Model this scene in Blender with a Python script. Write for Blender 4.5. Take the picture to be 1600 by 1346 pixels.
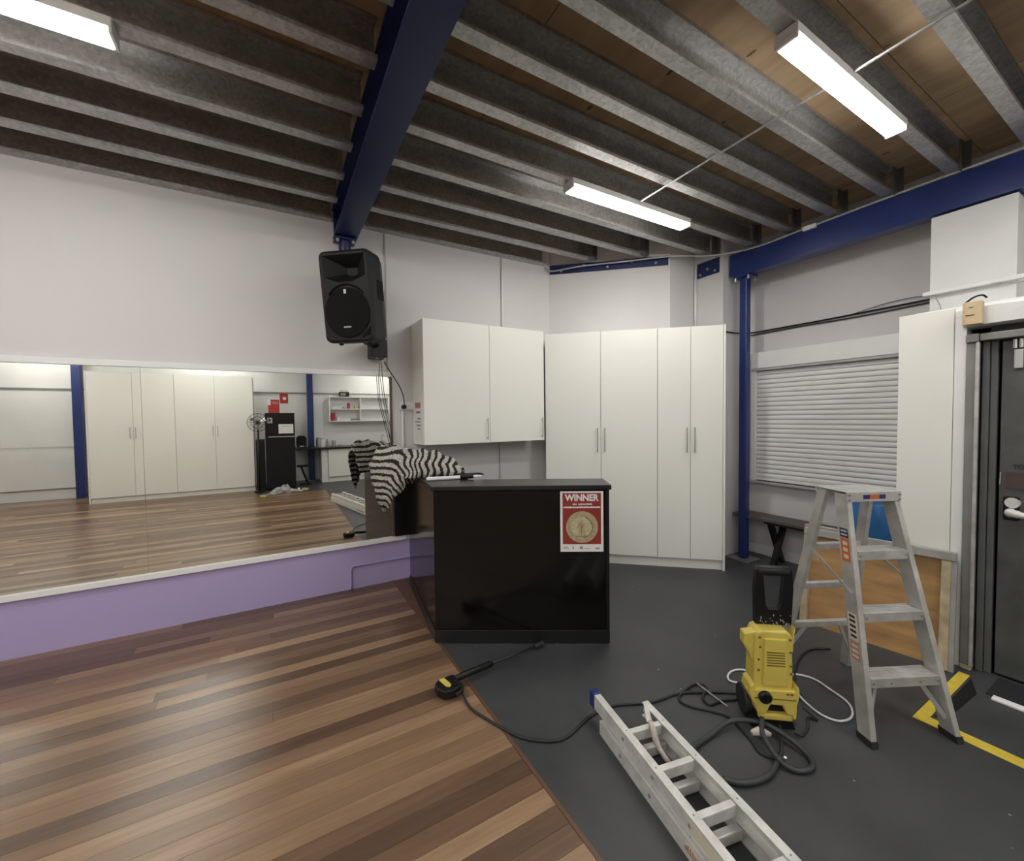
import bpy, bmesh, math, random
from mathutils import Vector, Matrix
random.seed(7)
R = math.radians
scene = bpy.context.scene
for o in list(bpy.data.objects): bpy.data.objects.remove(o)
COL = scene.collection

# ------------------------------------------------------------------ camera
cam_data = bpy.data.cameras.new('camera'); cam = bpy.data.objects.new('camera', cam_data); COL.objects.link(cam)
rx = Vector((0.86638998, -0.49923143, -0.01167827)); ux = Vector((0.02623973, 0.02215898, 0.99941005)); dx = Vector((0.49867813, 0.86618529, -0.03229802))
M = Matrix.Identity(4)
for i in range(3): M[i][0] = rx[i]; M[i][1] = ux[i]; M[i][2] = -dx[i]
M[0][3], M[1][3], M[2][3] = 0.0, 0.0, 1.55
cam.matrix_world = M
cam_data.sensor_fit = 'HORIZONTAL'; cam_data.sensor_width = 36.0; cam_data.lens = 36.0 * 644.27 / 1600.0
cam_data.clip_start = 0.02
scene.camera = cam
# ------------------------------------------------------------------ world, exposure
world = bpy.data.worlds.new('world'); scene.world = world; world.use_nodes = True
world.node_tree.nodes['Background'].inputs[0].default_value = (0.5, 0.52, 0.55, 1)
world.node_tree.nodes['Background'].inputs[1].default_value = 0.05
vs = scene.view_settings
vs.view_transform = 'Standard'; vs.look = 'None'; vs.gamma = 1.0; vs.use_curve_mapping = False
vs.exposure = 0.0
LAMP = 44.0          # emission of the LED batten diffusers

# ------------------------------------------------------------------ materials
def new_mat(name):
    m = bpy.data.materials.new(name); m.use_nodes = True
    nt = m.node_tree; b = nt.nodes['Principled BSDF']
    return m, nt, b
def srgb(c):
    return tuple((v/12.92 if v <= 0.04045 else ((v+0.055)/1.055)**2.4) for v in c)
def hexc(h):
    return srgb(tuple(int(h[i:i+2], 16)/255 for i in (0, 2, 4)))
def N(nt, t, **kw):
    n = nt.nodes.new(t)
    for k, v in kw.items(): setattr(n, k, v)
    return n
def mat(name, col, rough=0.5, metal=0.0, var=0.06, scale=6.0, bump=0.0, bscale=60.0, spec=0.5, coat=0.0, stretch=(1, 1, 1)):
    m, nt, b = new_mat(name)
    if isinstance(col, str): col = hexc(col)
    b.inputs['Roughness'].default_value = rough; b.inputs['Metallic'].default_value = metal
    b.inputs['Specular IOR Level'].default_value = spec; b.inputs['Coat Weight'].default_value = coat
    tc = N(nt, 'ShaderNodeTexCoord'); mp = N(nt, 'ShaderNodeMapping'); mp.inputs['Scale'].default_value = stretch
    nt.links.new(tc.outputs['Object'], mp.inputs[0])
    nz = N(nt, 'ShaderNodeTexNoise'); nz.inputs['Scale'].default_value = scale; nz.inputs['Detail'].default_value = 5
    nt.links.new(mp.outputs[0], nz.inputs['Vector'])
    cr = N(nt, 'ShaderNodeValToRGB')
    cr.color_ramp.elements[0].position = 0.3; cr.color_ramp.elements[1].position = 0.7
    cr.color_ramp.elements[0].color = (*[max(0, c*(1-var)) for c in col], 1)
    cr.color_ramp.elements[1].color = (*[min(1, c*(1+var)) for c in col], 1)
    nt.links.new(nz.outputs['Fac'], cr.inputs[0]); nt.links.new(cr.outputs[0], b.inputs['Base Color'])
    if bump > 0:
        n2 = N(nt, 'ShaderNodeTexNoise'); n2.inputs['Scale'].default_value = bscale; n2.inputs['Detail'].default_value = 3
        nt.links.new(mp.outputs[0], n2.inputs['Vector'])
        bp = N(nt, 'ShaderNodeBump'); bp.inputs['Strength'].default_value = bump; bp.inputs['Distance'].default_value = 0.01
        nt.links.new(n2.outputs['Fac'], bp.inputs['Height']); nt.links.new(bp.outputs[0], b.inputs['Normal'])
    return m
def emit(name, col, s):
    m, nt, b = new_mat(name)
    b.inputs['Base Color'].default_value = (*col, 1); b.inputs['Emission Color'].default_value = (*col, 1)
    b.inputs['Emission Strength'].default_value = s
    return m

MT = {}
WALLC = (0.67, 0.65, 0.65)
def wall_left_mat():
    m, nt, b = new_mat('painted_wall_two_tone')
    b.inputs['Roughness'].default_value = 0.6
    tc = N(nt, 'ShaderNodeTexCoord'); sp = N(nt, 'ShaderNodeSeparateXYZ'); nt.links.new(tc.outputs['Object'], sp.inputs[0])
    lt = N(nt, 'ShaderNodeMath', operation='LESS_THAN'); lt.inputs[1].default_value = 0.39; nt.links.new(sp.outputs['Z'], lt.inputs[0])
    nz = N(nt, 'ShaderNodeTexNoise'); nz.inputs['Scale'].default_value = 1.4; nz.inputs['Detail'].default_value = 6; nt.links.new(tc.outputs['Object'], nz.inputs['Vector'])
    cr = N(nt, 'ShaderNodeValToRGB'); cr.color_ramp.elements[0].color = (*[c*0.96 for c in WALLC], 1); cr.color_ramp.elements[1].color = (*[c*1.04 for c in WALLC], 1)
    nt.links.new(nz.outputs['Fac'], cr.inputs[0])
    mx = N(nt, 'ShaderNodeMix', data_type='RGBA'); nt.links.new(lt.outputs[0], mx.inputs[0]); nt.links.new(cr.outputs[0], mx.inputs[6])
    mx.inputs[7].default_value = (0.43, 0.355, 0.60, 1)
    nt.links.new(mx.outputs[2], b.inputs['Base Color'])
    return m
MT['wall2'] = wall_left_mat()
MT['wall'] = mat('painted_wall', WALLC, 0.65, var=0.04, scale=1.5, bump=0.05, bscale=40)
MT['wall_white'] = mat('white_painted_plaster', (0.79, 0.79, 0.78), 0.6, var=0.05, scale=3, bump=0.25, bscale=18)
MT['oppwall'] = mat('pale_grey_wall', (0.74, 0.74, 0.715), 0.6, var=0.05, scale=1.5)
MT['white'] = mat('white_paint', (0.83, 0.83, 0.82), 0.45, var=0.02)
MT['lam'] = mat('cream_laminate', (0.83, 0.825, 0.765), 0.38, var=0.015, scale=1.0)
MT['edge'] = mat('laminate_edge_shadow', (0.30, 0.30, 0.27), 0.6)
MT['steel'] = mat('brushed_steel', (0.55, 0.55, 0.55), 0.32, 0.9)
MT['alu'] = mat('worn_aluminium', (0.56, 0.55, 0.53), 0.42, 0.55, var=0.18, scale=14, bump=0.08, bscale=30)
MT['alu2'] = mat('oxidised_aluminium', (0.50, 0.49, 0.46), 0.5, 0.45, var=0.2, scale=10)
MT['ladder_white'] = mat('pale_dusty_aluminium', (0.66, 0.65, 0.62), 0.5, 0.3, var=0.15, scale=16)
MT['blue'] = mat('navy_beam_paint', (0.008, 0.018, 0.090), 0.38, var=0.08, scale=3)
MT['bluecol'] = mat('blue_column_paint', (0.013, 0.030, 0.150), 0.35, var=0.08, scale=3)
MT['black'] = mat('black_plastic', (0.006, 0.006, 0.0065), 0.42, spec=0.35)
MT['grille'] = mat('black_speaker_grille', (0.004, 0.004, 0.004), 0.75, spec=0.25, bump=0.4, bscale=400)
MT['spk'] = mat('charcoal_moulded_plastic', (0.010, 0.0105, 0.010), 0.55, spec=0.35, bump=0.05, bscale=200)
MT['gloss'] = mat('glossy_black_laminate', (0.004, 0.0037, 0.0033), 0.13, spec=0.35)
MT['ctop'] = mat('black_counter_top', (0.010, 0.010, 0.010), 0.3)
MT['rubber'] = mat('dark_rubber', (0.018, 0.02, 0.021), 0.55)
MT['hose'] = mat('grey_black_hose', (0.035, 0.04, 0.043), 0.45)
MT['yellow'] = mat('yellow_plastic', (0.63, 0.50, 0.10), 0.42, var=0.06, scale=10)
MT['yelltape'] = mat('yellow_floor_tape', (0.66, 0.50, 0.06), 0.5, var=0.1, scale=20)
MT['vent'] = mat('olive_slot', (0.16, 0.12, 0.02), 0.6)
MT['cablew'] = mat('white_cable', (0.75, 0.75, 0.74), 0.4)
MT['cablegrey'] = mat('grey_cable', (0.42, 0.42, 0.41), 0.5)
MT['doorgrey'] = mat('scuffed_grey_door', (0.085, 0.088, 0.083), 0.42, var=0.25, scale=7)
MT['framegrey'] = mat('grey_steel_frame', (0.24, 0.24, 0.23), 0.45, 0.2, var=0.15, scale=6)
MT['jamb'] = mat('dark_grey_jamb', (0.10, 0.105, 0.10), 0.5, var=0.15, scale=6)
MT['beige'] = mat('beige_plastic', (0.62, 0.48, 0.29), 0.5)
MT['ply'] = mat('orange_plywood', (0.44, 0.255, 0.105), 0.5, var=0.22, scale=3.5, stretch=(1, 1, 5))
MT['timber'] = mat('rough_pale_timber', (0.45, 0.37, 0.24), 0.75, var=0.25, scale=12, bump=0.4, bscale=25)
MT['greytimber'] = mat('grey_painted_timber', (0.33, 0.32, 0.30), 0.65, var=0.15, scale=9)
MT['benchtop'] = mat('dark_grey_bench_timber', (0.10, 0.083, 0.07), 0.5, var=0.2, scale=8, stretch=(6, 1, 1))
MT['bluebag'] = mat('blue_woven_plastic', (0.03, 0.155, 0.40), 0.4, var=0.15, scale=6)
MT['red'] = mat('red_print', (0.26, 0.026, 0.020), 0.5)
MT['gold'] = mat('bronze_print', (0.40, 0.33, 0.19), 0.5, var=0.25, scale=60)
MT['gold2'] = mat('pale_bronze_print', (0.50, 0.43, 0.27), 0.5, var=0.2, scale=60)
MT['golddark'] = mat('dark_bronze_print', (0.17, 0.14, 0.07), 0.5)
MT['paper'] = mat('white_paper', (0.78, 0.77, 0.76), 0.6, var=0.01)
MT['inkgrey'] = mat('grey_ink', (0.25, 0.25, 0.25), 0.7)
MT['inkred'] = mat('faded_red_ink', (0.42, 0.20, 0.18), 0.7)
MT['textdark'] = mat('dark_lettering', (0.035, 0.03, 0.025), 0.6)
MT['plate'] = mat('brown_sign_plate', (0.075, 0.05, 0.042), 0.5)
MT['orange'] = mat('orange_sticker', (0.55, 0.13, 0.03), 0.5)
MT['navy'] = mat('navy_sticker', (0.015, 0.02, 0.10), 0.5)
MT['creamprint'] = mat('cream_print', (0.62, 0.58, 0.45), 0.6)
MT['brownframe'] = mat('brown_mirror_edge', (0.11, 0.065, 0.045), 0.5)
MT['rag'] = mat('grey_rag', (0.32, 0.32, 0.31), 0.9, var=0.5, scale=14)
MT['tapeend'] = mat('torn_grey_tape', (0.50, 0.45, 0.40), 0.8, var=0.2, scale=30)
MT['led'] = emit('led_diffuser', (1.0, 0.98, 0.94), LAMP)
MT['housing'] = mat('white_batten_housing', (0.70, 0.69, 0.67), 0.45)
MT['copper'] = mat('brown_edge_trim', (0.12, 0.062, 0.035), 0.45)
MT['conc'] = mat('concrete', (0.2, 0.2, 0.2), 0.9)
MT['darkbrown'] = mat('dark_gap', (0.03, 0.025, 0.02), 0.8)
MT['redsign'] = mat('red_sign', (0.42, 0.03, 0.03), 0.5)
MT['pipe'] = mat('painted_purple_pipe', (0.43, 0.355, 0.60), 0.5)
MT['greenish'] = mat('clear_green_glass', (0.35, 0.38, 0.33), 0.2)

def galv():
    m, nt, b = new_mat('galvanised_steel')
    b.inputs['Roughness'].default_value = 0.42; b.inputs['Metallic'].default_value = 0.8
    tc = N(nt, 'ShaderNodeTexCoord'); oi = N(nt, 'ShaderNodeObjectInfo')
    ad = N(nt, 'ShaderNodeVectorMath', operation='ADD'); nt.links.new(tc.outputs['Object'], ad.inputs[0])
    ms = N(nt, 'ShaderNodeMath', operation='MULTIPLY'); ms.inputs[1].default_value = 37; nt.links.new(oi.outputs['Random'], ms.inputs[0]); nt.links.new(ms.outputs[0], ad.inputs[1])
    vo = N(nt, 'ShaderNodeTexVoronoi'); vo.inputs['Scale'].default_value = 55; nt.links.new(ad.outputs[0], vo.inputs['Vector'])
    nz = N(nt, 'ShaderNodeTexNoise'); nz.inputs['Scale'].default_value = 5; nz.inputs['Detail'].default_value = 6; nt.links.new(ad.outputs[0], nz.inputs['Vector'])
    mx = N(nt, 'ShaderNodeMix', data_type='RGBA'); mx.inputs[0].default_value = 0.55
    nt.links.new(vo.outputs['Color'], mx.inputs[6]); nt.links.new(nz.outputs['Fac'], mx.inputs[7])
    bw = N(nt, 'ShaderNodeRGBToBW'); nt.links.new(mx.outputs[2], bw.inputs[0])
    cr = N(nt, 'ShaderNodeValToRGB'); cr.color_ramp.elements[0].position = 0.3; cr.color_ramp.elements[1].position = 0.72
    cr.color_ramp.elements[0].color = (0.36, 0.355, 0.345, 1); cr.color_ramp.elements[1].color = (0.54, 0.535, 0.525, 1)
    nt.links.new(bw.outputs[0], cr.inputs[0]); nt.links.new(cr.outputs[0], b.inputs['Base Color'])
    return m
MT['galv'] = galv()

def board_mat():
    m, nt, b = new_mat('hardwood_floorboard')
    oi = N(nt, 'ShaderNodeObjectInfo'); tc = N(nt, 'ShaderNodeTexCoord')
    mp = N(nt, 'ShaderNodeMapping'); mp.inputs['Scale'].default_value = (1.3, 16, 16); nt.links.new(tc.outputs['Object'], mp.inputs[0])
    ms = N(nt, 'ShaderNodeMath', operation='MULTIPLY'); ms.inputs[1].default_value = 91; nt.links.new(oi.outputs['Random'], ms.inputs[0])
    ad = N(nt, 'ShaderNodeVectorMath', operation='ADD'); nt.links.new(mp.outputs[0], ad.inputs[0]); nt.links.new(ms.outputs[0], ad.inputs[1])
    nz = N(nt, 'ShaderNodeTexNoise'); nz.inputs['Scale'].default_value = 2.2; nz.inputs['Detail'].default_value = 7; nz.inputs['Distortion'].default_value = 0.6
    nt.links.new(ad.outputs[0], nz.inputs['Vector'])
    mm = N(nt, 'ShaderNodeMath', operation='MULTIPLY_ADD'); mm.inputs[1].default_value = 0.42; nt.links.new(nz.outputs['Fac'], mm.inputs[0])
    r2 = N(nt, 'ShaderNodeMath', operation='MULTIPLY'); r2.inputs[1].default_value = 0.72; nt.links.new(oi.outputs['Random'], r2.inputs[0]); nt.links.new(r2.outputs[0], mm.inputs[2])
    cr = N(nt, 'ShaderNodeValToRGB'); el = cr.color_ramp.elements
    el[0].position = 0.12; el[0].color = (0.085, 0.048, 0.030, 1); el[1].position = 1.0; el[1].color = (0.41, 0.272, 0.158, 1)
    e = el.new(0.45); e.color = (0.150, 0.088, 0.053, 1); e = el.new(0.75); e.color = (0.245, 0.150, 0.088, 1)
    nt.links.new(mm.outputs[0], cr.inputs[0]); nt.links.new(cr.outputs[0], b.inputs['Base Color'])
    n2 = N(nt, 'ShaderNodeTexNoise'); n2.inputs['Scale'].default_value = 3; nt.links.new(tc.outputs['Object'], n2.inputs['Vector'])
    mr = N(nt, 'ShaderNodeMapRange'); mr.inputs[3].default_value = 0.24; mr.inputs[4].default_value = 0.36; nt.links.new(n2.outputs['Fac'], mr.inputs[0])
    nt.links.new(mr.outputs[0], b.inputs['Roughness'])
    b.inputs['Specular IOR Level'].default_value = 0.5
    return m
MT['board'] = board_mat()

def vinyl_mat():
    m, nt, b = new_mat('charcoal_vinyl_floor')
    tc = N(nt, 'ShaderNodeTexCoord')
    nz = N(nt, 'ShaderNodeTexNoise'); nz.inputs['Scale'].default_value = 2.5; nz.inputs['Detail'].default_value = 8; nz.inputs['Roughness'].default_value = 0.65
    nt.links.new(tc.outputs['Object'], nz.inputs['Vector'])
    cr = N(nt, 'ShaderNodeValToRGB'); cr.color_ramp.elements[0].position = 0.3; cr.color_ramp.elements[1].position = 0.75
    cr.color_ramp.elements[0].color = (0.036, 0.038, 0.041, 1); cr.color_ramp.elements[1].color = (0.064, 0.066, 0.070, 1)
    nt.links.new(nz.outputs['Fac'], cr.inputs[0])
    vo = N(nt, 'ShaderNodeTexVoronoi'); vo.inputs['Scale'].default_value = 7; nt.links.new(tc.outputs['Object'], vo.inputs['Vector'])
    lt = N(nt, 'ShaderNodeMath', operation='LESS_THAN'); lt.inputs[1].default_value = 0.040; nt.links.new(vo.outputs['Distance'], lt.inputs[0])
    sc = N(nt, 'ShaderNodeSeparateColor'); nt.links.new(vo.outputs['Color'], sc.inputs[0])
    gt = N(nt, 'ShaderNodeMath', operation='GREATER_THAN'); gt.inputs[1].default_value = 0.45; nt.links.new(sc.outputs[0], gt.inputs[0])
    mu = N(nt, 'ShaderNodeMath', operation='MULTIPLY'); nt.links.new(lt.outputs[0], mu.inputs[0]); nt.links.new(gt.outputs[0], mu.inputs[1])
    m5 = N(nt, 'ShaderNodeMath', operation='MULTIPLY'); m5.inputs[1].default_value = 0.5; nt.links.new(mu.outputs[0], m5.inputs[0])
    mx = N(nt, 'ShaderNodeMix', data_type='RGBA'); nt.links.new(m5.outputs[0], mx.inputs[0]); nt.links.new(cr.outputs[0], mx.inputs[6]); mx.inputs[7].default_value = (0.5, 0.5, 0.48, 1)
    nt.links.new(mx.outputs[2], b.inputs['Base Color'])
    mr = N(nt, 'ShaderNodeMapRange'); mr.inputs[3].default_value = 0.38; mr.inputs[4].default_value = 0.58; nt.links.new(nz.outputs['Fac'], mr.inputs[0]); nt.links.new(mr.outputs[0], b.inputs['Roughness'])
    return m
MT['vinyl'] = vinyl_mat()

def plyceil_mat():
    m, nt, b = new_mat('ceiling_plywood')
    b.inputs['Roughness'].default_value = 0.75
    tc = N(nt, 'ShaderNodeTexCoord'); oi = N(nt, 'ShaderNodeObjectInfo')
    mp = N(nt, 'ShaderNodeMapping'); mp.inputs['Scale'].default_value = (6, 0.7, 1); nt.links.new(tc.outputs['Object'], mp.inputs[0])
    ms = N(nt, 'ShaderNodeMath', operation='MULTIPLY'); ms.inputs[1].default_value = 53; nt.links.new(oi.outputs['Random'], ms.inputs[0])
    ad = N(nt, 'ShaderNodeVectorMath', operation='ADD'); nt.links.new(mp.outputs[0], ad.inputs[0]); nt.links.new(ms.outputs[0], ad.inputs[1])
    nz = N(nt, 'ShaderNodeTexNoise'); nz.inputs['Scale'].default_value = 1.6; nz.inputs['Detail'].default_value = 6; nz.inputs['Distortion'].default_value = 0.4; nt.links.new(ad.outputs[0], nz.inputs['Vector'])
    cr = N(nt, 'ShaderNodeValToRGB'); cr.color_ramp.elements[0].position = 0.3; cr.color_ramp.elements[1].position = 0.72
    cr.color_ramp.elements[0].color = (0.285, 0.19, 0.105, 1); cr.color_ramp.elements[1].color = (0.42, 0.305, 0.185, 1)
    nt.links.new(nz.outputs['Fac'], cr.inputs[0])
    m2 = N(nt, 'ShaderNodeMapping'); m2.inputs['Scale'].default_value = (14, 5, 1); nt.links.new(tc.outputs['Object'], m2.inputs[0])
    vo = N(nt, 'ShaderNodeTexVoronoi'); vo.inputs['Scale'].default_value = 1.0; nt.links.new(m2.outputs[0], vo.inputs['Vector'])
    lt = N(nt, 'ShaderNodeMath', operation='LESS_THAN'); lt.inputs[1].default_value = 0.14; nt.links.new(vo.outputs['Distance'], lt.inputs[0])
    sc = N(nt, 'ShaderNodeSeparateColor'); nt.links.new(vo.outputs['Color'], sc.inputs[0])
    gt = N(nt, 'ShaderNodeMath', operation='GREATER_THAN'); gt.inputs[1].default_value = 0.86; nt.links.new(sc.outputs[0], gt.inputs[0])
    mu = N(nt, 'ShaderNodeMath', operation='MULTIPLY'); nt.links.new(lt.outputs[0], mu.inputs[0]); nt.links.new(gt.outputs[0], mu.inputs[1])
    mx = N(nt, 'ShaderNodeMix', data_type='RGBA'); nt.links.new(mu.outputs[0], mx.inputs[0]); nt.links.new(cr.outputs[0], mx.inputs[6]); mx.inputs[7].default_value = (0.09, 0.05, 0.025, 1)
    nt.links.new(mx.outputs[2], b.inputs['Base Color'])
    return m
MT['plyceil'] = plyceil_mat()

def mirror_mat():
    m, nt, b = new_mat('silver_mirror')
    b.inputs['Metallic'].default_value = 1.0; b.inputs['Roughness'].default_value = 0.0
    b.inputs['Base Color'].default_value = (0.86, 0.87, 0.83, 1)
    return m
MT['mirror'] = mirror_mat()

def stripe_mat():
    m, nt, b = new_mat('striped_knit_cloth')
    b.inputs['Roughness'].default_value = 0.95
    uv = N(nt, 'ShaderNodeUVMap'); uv.uv_map = 'UVMap'; sp = N(nt, 'ShaderNodeSeparateXYZ'); nt.links.new(uv.outputs[0], sp.inputs[0])
    tc = N(nt, 'ShaderNodeTexCoord')
    nz = N(nt, 'ShaderNodeTexNoise'); nz.inputs['Scale'].default_value = 60; nt.links.new(tc.outputs['Object'], nz.inputs['Vector'])
    a = N(nt, 'ShaderNodeMath', operation='MULTIPLY_ADD'); a.inputs[1].default_value = 0.35; nt.links.new(nz.outputs['Fac'], a.inputs[0]); nt.links.new(sp.outputs[0], a.inputs[2])
    fr = N(nt, 'ShaderNodeMath', operation='FRACT'); nt.links.new(a.outputs[0], fr.inputs[0])
    lt = N(nt, 'ShaderNodeMath', operation='LESS_THAN'); lt.inputs[1].default_value = 0.44; nt.links.new(fr.outputs[0], lt.inputs[0])
    vo = N(nt, 'ShaderNodeTexVoronoi'); vo.inputs['Scale'].default_value = 75; nt.links.new(tc.outputs['Object'], vo.inputs['Vector'])
    cr = N(nt, 'ShaderNodeValToRGB'); cr.color_ramp.elements[0].color = (0.66, 0.64, 0.58, 1); cr.color_ramp.elements[1].color = (0.36, 0.34, 0.30, 1); cr.color_ramp.elements[1].position = 0.8
    nt.links.new(vo.outputs['Distance'], cr.inputs[0])
    mx = N(nt, 'ShaderNodeMix', data_type='RGBA'); nt.links.new(lt.outputs[0], mx.inputs[0]); nt.links.new(cr.outputs[0], mx.inputs[6]); mx.inputs[7].default_value = (0.020, 0.016, 0.013, 1)
    nt.links.new(mx.outputs[2], b.inputs['Base Color'])
    bp = N(nt, 'ShaderNodeBump'); bp.inputs['Strength'].default_value = 0.6; bp.inputs['Distance'].default_value = 0.008; bp.invert = True
    nt.links.new(vo.outputs['Distance'], bp.inputs['Height']); nt.links.new(bp.outputs[0], b.inputs['Normal'])
    return m
MT['stripe'] = stripe_mat()

# ------------------------------------------------------------------ mesh helpers
class B:
    """collects shapes; build() links them as one mesh object"""
    def __init__(s): s.v = []; s.f = []; s.uv = None
    def add(s, vs_, fs):
        o = len(s.v); s.v += [tuple(v) for v in vs_]; s.f += [tuple(i+o for i in f) for f in fs]; return s
    def box(s, x0, x1, y0, y1, z0, z1):
        return s.add([(x0,y0,z0),(x1,y0,z0),(x1,y1,z0),(x0,y1,z0),(x0,y0,z1),(x1,y0,z1),(x1,y1,z1),(x0,y1,z1)],
                     [(0,3,2,1),(4,5,6,7),(0,1,5,4),(1,2,6,5),(2,3,7,6),(3,0,4,7)])
    def hexa(s, p):   # 8 points, bottom 4 then top 4
        return s.add(p, [(0,3,2,1),(4,5,6,7),(0,1,5,4),(1,2,6,5),(2,3,7,6),(3,0,4,7)])
    def bar(s, a, b, w, h, up=(0,0,1)):   # rectangular bar between two points
        a = Vector(a); b = Vector(b); d = (b-a).normalized(); u = Vector(up)
        sd = d.cross(u)
        if sd.length < 1e-4: sd = d.cross(Vector((1,0,0)))
        sd.normalize(); u = sd.cross(d).normalized()
        q = [sd*(-w/2)+u*(-h/2), sd*(w/2)+u*(-h/2), sd*(w/2)+u*(h/2), sd*(-w/2)+u*(h/2)]
        return s.add([a+k for k in q]+[b+k for k in q], [(0,1,2,3),(7,6,5,4),(0,4,5,1),(1,5,6,2),(2,6,7,3),(3,7,4,0)])
    def tube(s, pts, r, n=8, close=False):
        pts = [Vector(p) for p in pts]; rings = []
        for i, p in enumerate(pts):
            if close: d = pts[(i+1) % len(pts)]-pts[i-1]
            else: d = pts[min(i+1, len(pts)-1)]-pts[max(i-1, 0)]
            d.normalize(); ref = Vector((0,0,1)) if abs(d.z) < 0.9 else Vector((1,0,0))
            a = d.cross(ref).normalized(); b = a.cross(d)
            rr = r[i] if isinstance(r, (list, tuple)) else r
            rings.append([p+a*math.cos(t*2*math.pi/n)*rr+b*math.sin(t*2*math.pi/n)*rr for t in range(n)])
        vs_ = [v for g in rings for v in g]; fs = []; m = len(pts)
        for i in range(m if close else m-1):
            j = (i+1) % m
            for t in range(n): fs.append((i*n+t, i*n+(t+1) % n, j*n+(t+1) % n, j*n+t))
        if not close: fs += [tuple(range(n-1, -1, -1)), tuple((m-1)*n+t for t in range(n))]
        return s.add(vs_, fs)
    def lathe(s, prof, c=(0,0,0), axis='z', n=20):   # prof list of (r, h)
        vs_ = []; fs = []
        for r_, h in prof:
            for t in range(n):
                ca, sa = math.cos(t*2*math.pi/n)*r_, math.sin(t*2*math.pi/n)*r_
                p = {'z': (ca, sa, h), 'x': (h, ca, sa), 'y': (sa, h, ca)}[axis]
                vs_.append((p[0]+c[0], p[1]+c[1], p[2]+c[2]))
        for i in range(len(prof)-1):
            for t in range(n): fs.append((i*n+t, i*n+(t+1) % n, (i+1)*n+(t+1) % n, (i+1)*n+t))
        fs.append(tuple(range(n-1, -1, -1))); fs.append(tuple((len(prof)-1)*n+t for t in range(n)))
        return s.add(vs_, fs)
    def prism(s, poly, a0, a1, plane='xy'):   # extrude 2d polygon
        n = len(poly); P = lambda p, h: {'xy': (p[0], p[1], h), 'xz': (p[0], h, p[1]), 'yz': (h, p[0], p[1])}[plane]
        return s.add([P(p, a0) for p in poly]+[P(p, a1) for p in poly],
                     [tuple(range(n-1, -1, -1)), tuple(range(n, 2*n))]+[(i, (i+1) % n, n+(i+1) % n, n+i) for i in range(n)])
    def build(s, name, m, parent=None, bevel=0.0, smooth=False, kind=None, world=False, seg=2):
        me = bpy.data.meshes.new(name)
        vv = s.v
        if world and parent is not None:
            inv = INV[parent.name]; vv = [tuple(inv @ Vector(v)) for v in s.v]
        me.from_pydata(vv, [], s.f)
        bm = bmesh.new(); bm.from_mesh(me); bmesh.ops.recalc_face_normals(bm, faces=bm.faces); bm.to_mesh(me); bm.free()
        if s.uv:
            ul = me.uv_layers.new(name='UVMap')
            for p in me.polygons:
                for li in p.loop_indices: ul.data[li].uv = s.uv[me.loops[li].vertex_index]
        me.materials.append(MT[m])
        if smooth:
            for p in me.polygons: p.use_smooth = True
        o = bpy.data.objects.new(name, me); COL.objects.link(o)
        if parent is not None: o.parent = parent
        if bevel > 0:
            md = o.modifiers.new('bevel', 'BEVEL'); md.width = bevel; md.segments = seg; md.limit_method = 'ANGLE'; md.angle_limit = R(35)
        if kind: o['kind'] = kind
        return o
INV = {}
def thing(name, label, cat, loc=(0,0,0), rz=0.0, group=None, rxx=0.0):
    o = bpy.data.objects.new(name, None); COL.objects.link(o)
    o.location = loc; o.rotation_euler = (rxx, 0, rz); o.empty_display_size = 0.05
    o['label'] = label; o['category'] = cat
    if group: o['group'] = group
    INV[o.name] = (Matrix.Translation(loc) @ Matrix.Rotation(rz, 4, 'Z') @ Matrix.Rotation(rxx, 4, 'X')).inverted()
    return o
def tag(o, label, cat, group=None):
    o['label'] = label; o['category'] = cat
    if group: o['group'] = group
    return o
def rounded(w, h, r, n=5, cx=0, cy=0):
    pts = []
    for sx, sy, a0 in ((1,-1,-90),(1,1,0),(-1,1,90),(-1,-1,180)):
        for k in range(n+1):
            a = R(a0+90*k/n); pts.append((cx+sx*(w/2-r)+r*math.cos(a), cy+sy*(h/2-r)+r*math.sin(a)))
    return pts
def text(name, body, size, m, parent, loc, rot, bold=0.0, align='CENTER', ext=0.0005, sx=1.0):
    cu = bpy.data.curves.new(name, 'FONT'); cu.body = body; cu.size = size; cu.align_x = align; cu.align_y = 'CENTER'; cu.extrude = ext; cu.offset = bold
    t = bpy.data.objects.new(name+'_tmp', cu); COL.objects.link(t)
    dg = bpy.context.evaluated_depsgraph_get()
    me = bpy.data.meshes.new_from_object(t.evaluated_get(dg)); bpy.data.objects.remove(t); me.materials.clear(); me.materials.append(MT[m])
    o = bpy.data.objects.new(name, me); COL.objects.link(o); o.parent = parent; o.location = loc; o.rotation_euler = rot; o.scale = (sx, 1, 1)
    return o
def curve_pts(ctrl, n=8, close=False):
    P = [Vector(p) for p in ctrl]; out = []; m = len(P)
    for i in range(m if close else m-1):
        p0 = P[(i-1) % m] if (close or i > 0) else P[0]*2-P[1]
        p1, p2 = P[i], P[(i+1) % m]
        p3 = P[(i+2) % m] if (close or i+2 < m) else P[-1]*2-P[-2]
        for k in range(n):
            t = k/n
            out.append(0.5*((2*p1)+(p2-p0)*t+(2*p0-5*p1+4*p2-p3)*t*t+(3*p1-p0-3*p2+p3)*t**3))
    if not close: out.append(P[-1])
    return out

YW = 3.95; XL = -6.0; YO = -3.85; XR = 4.65; ZP = 3.47; ZJ = 3.27
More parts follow.
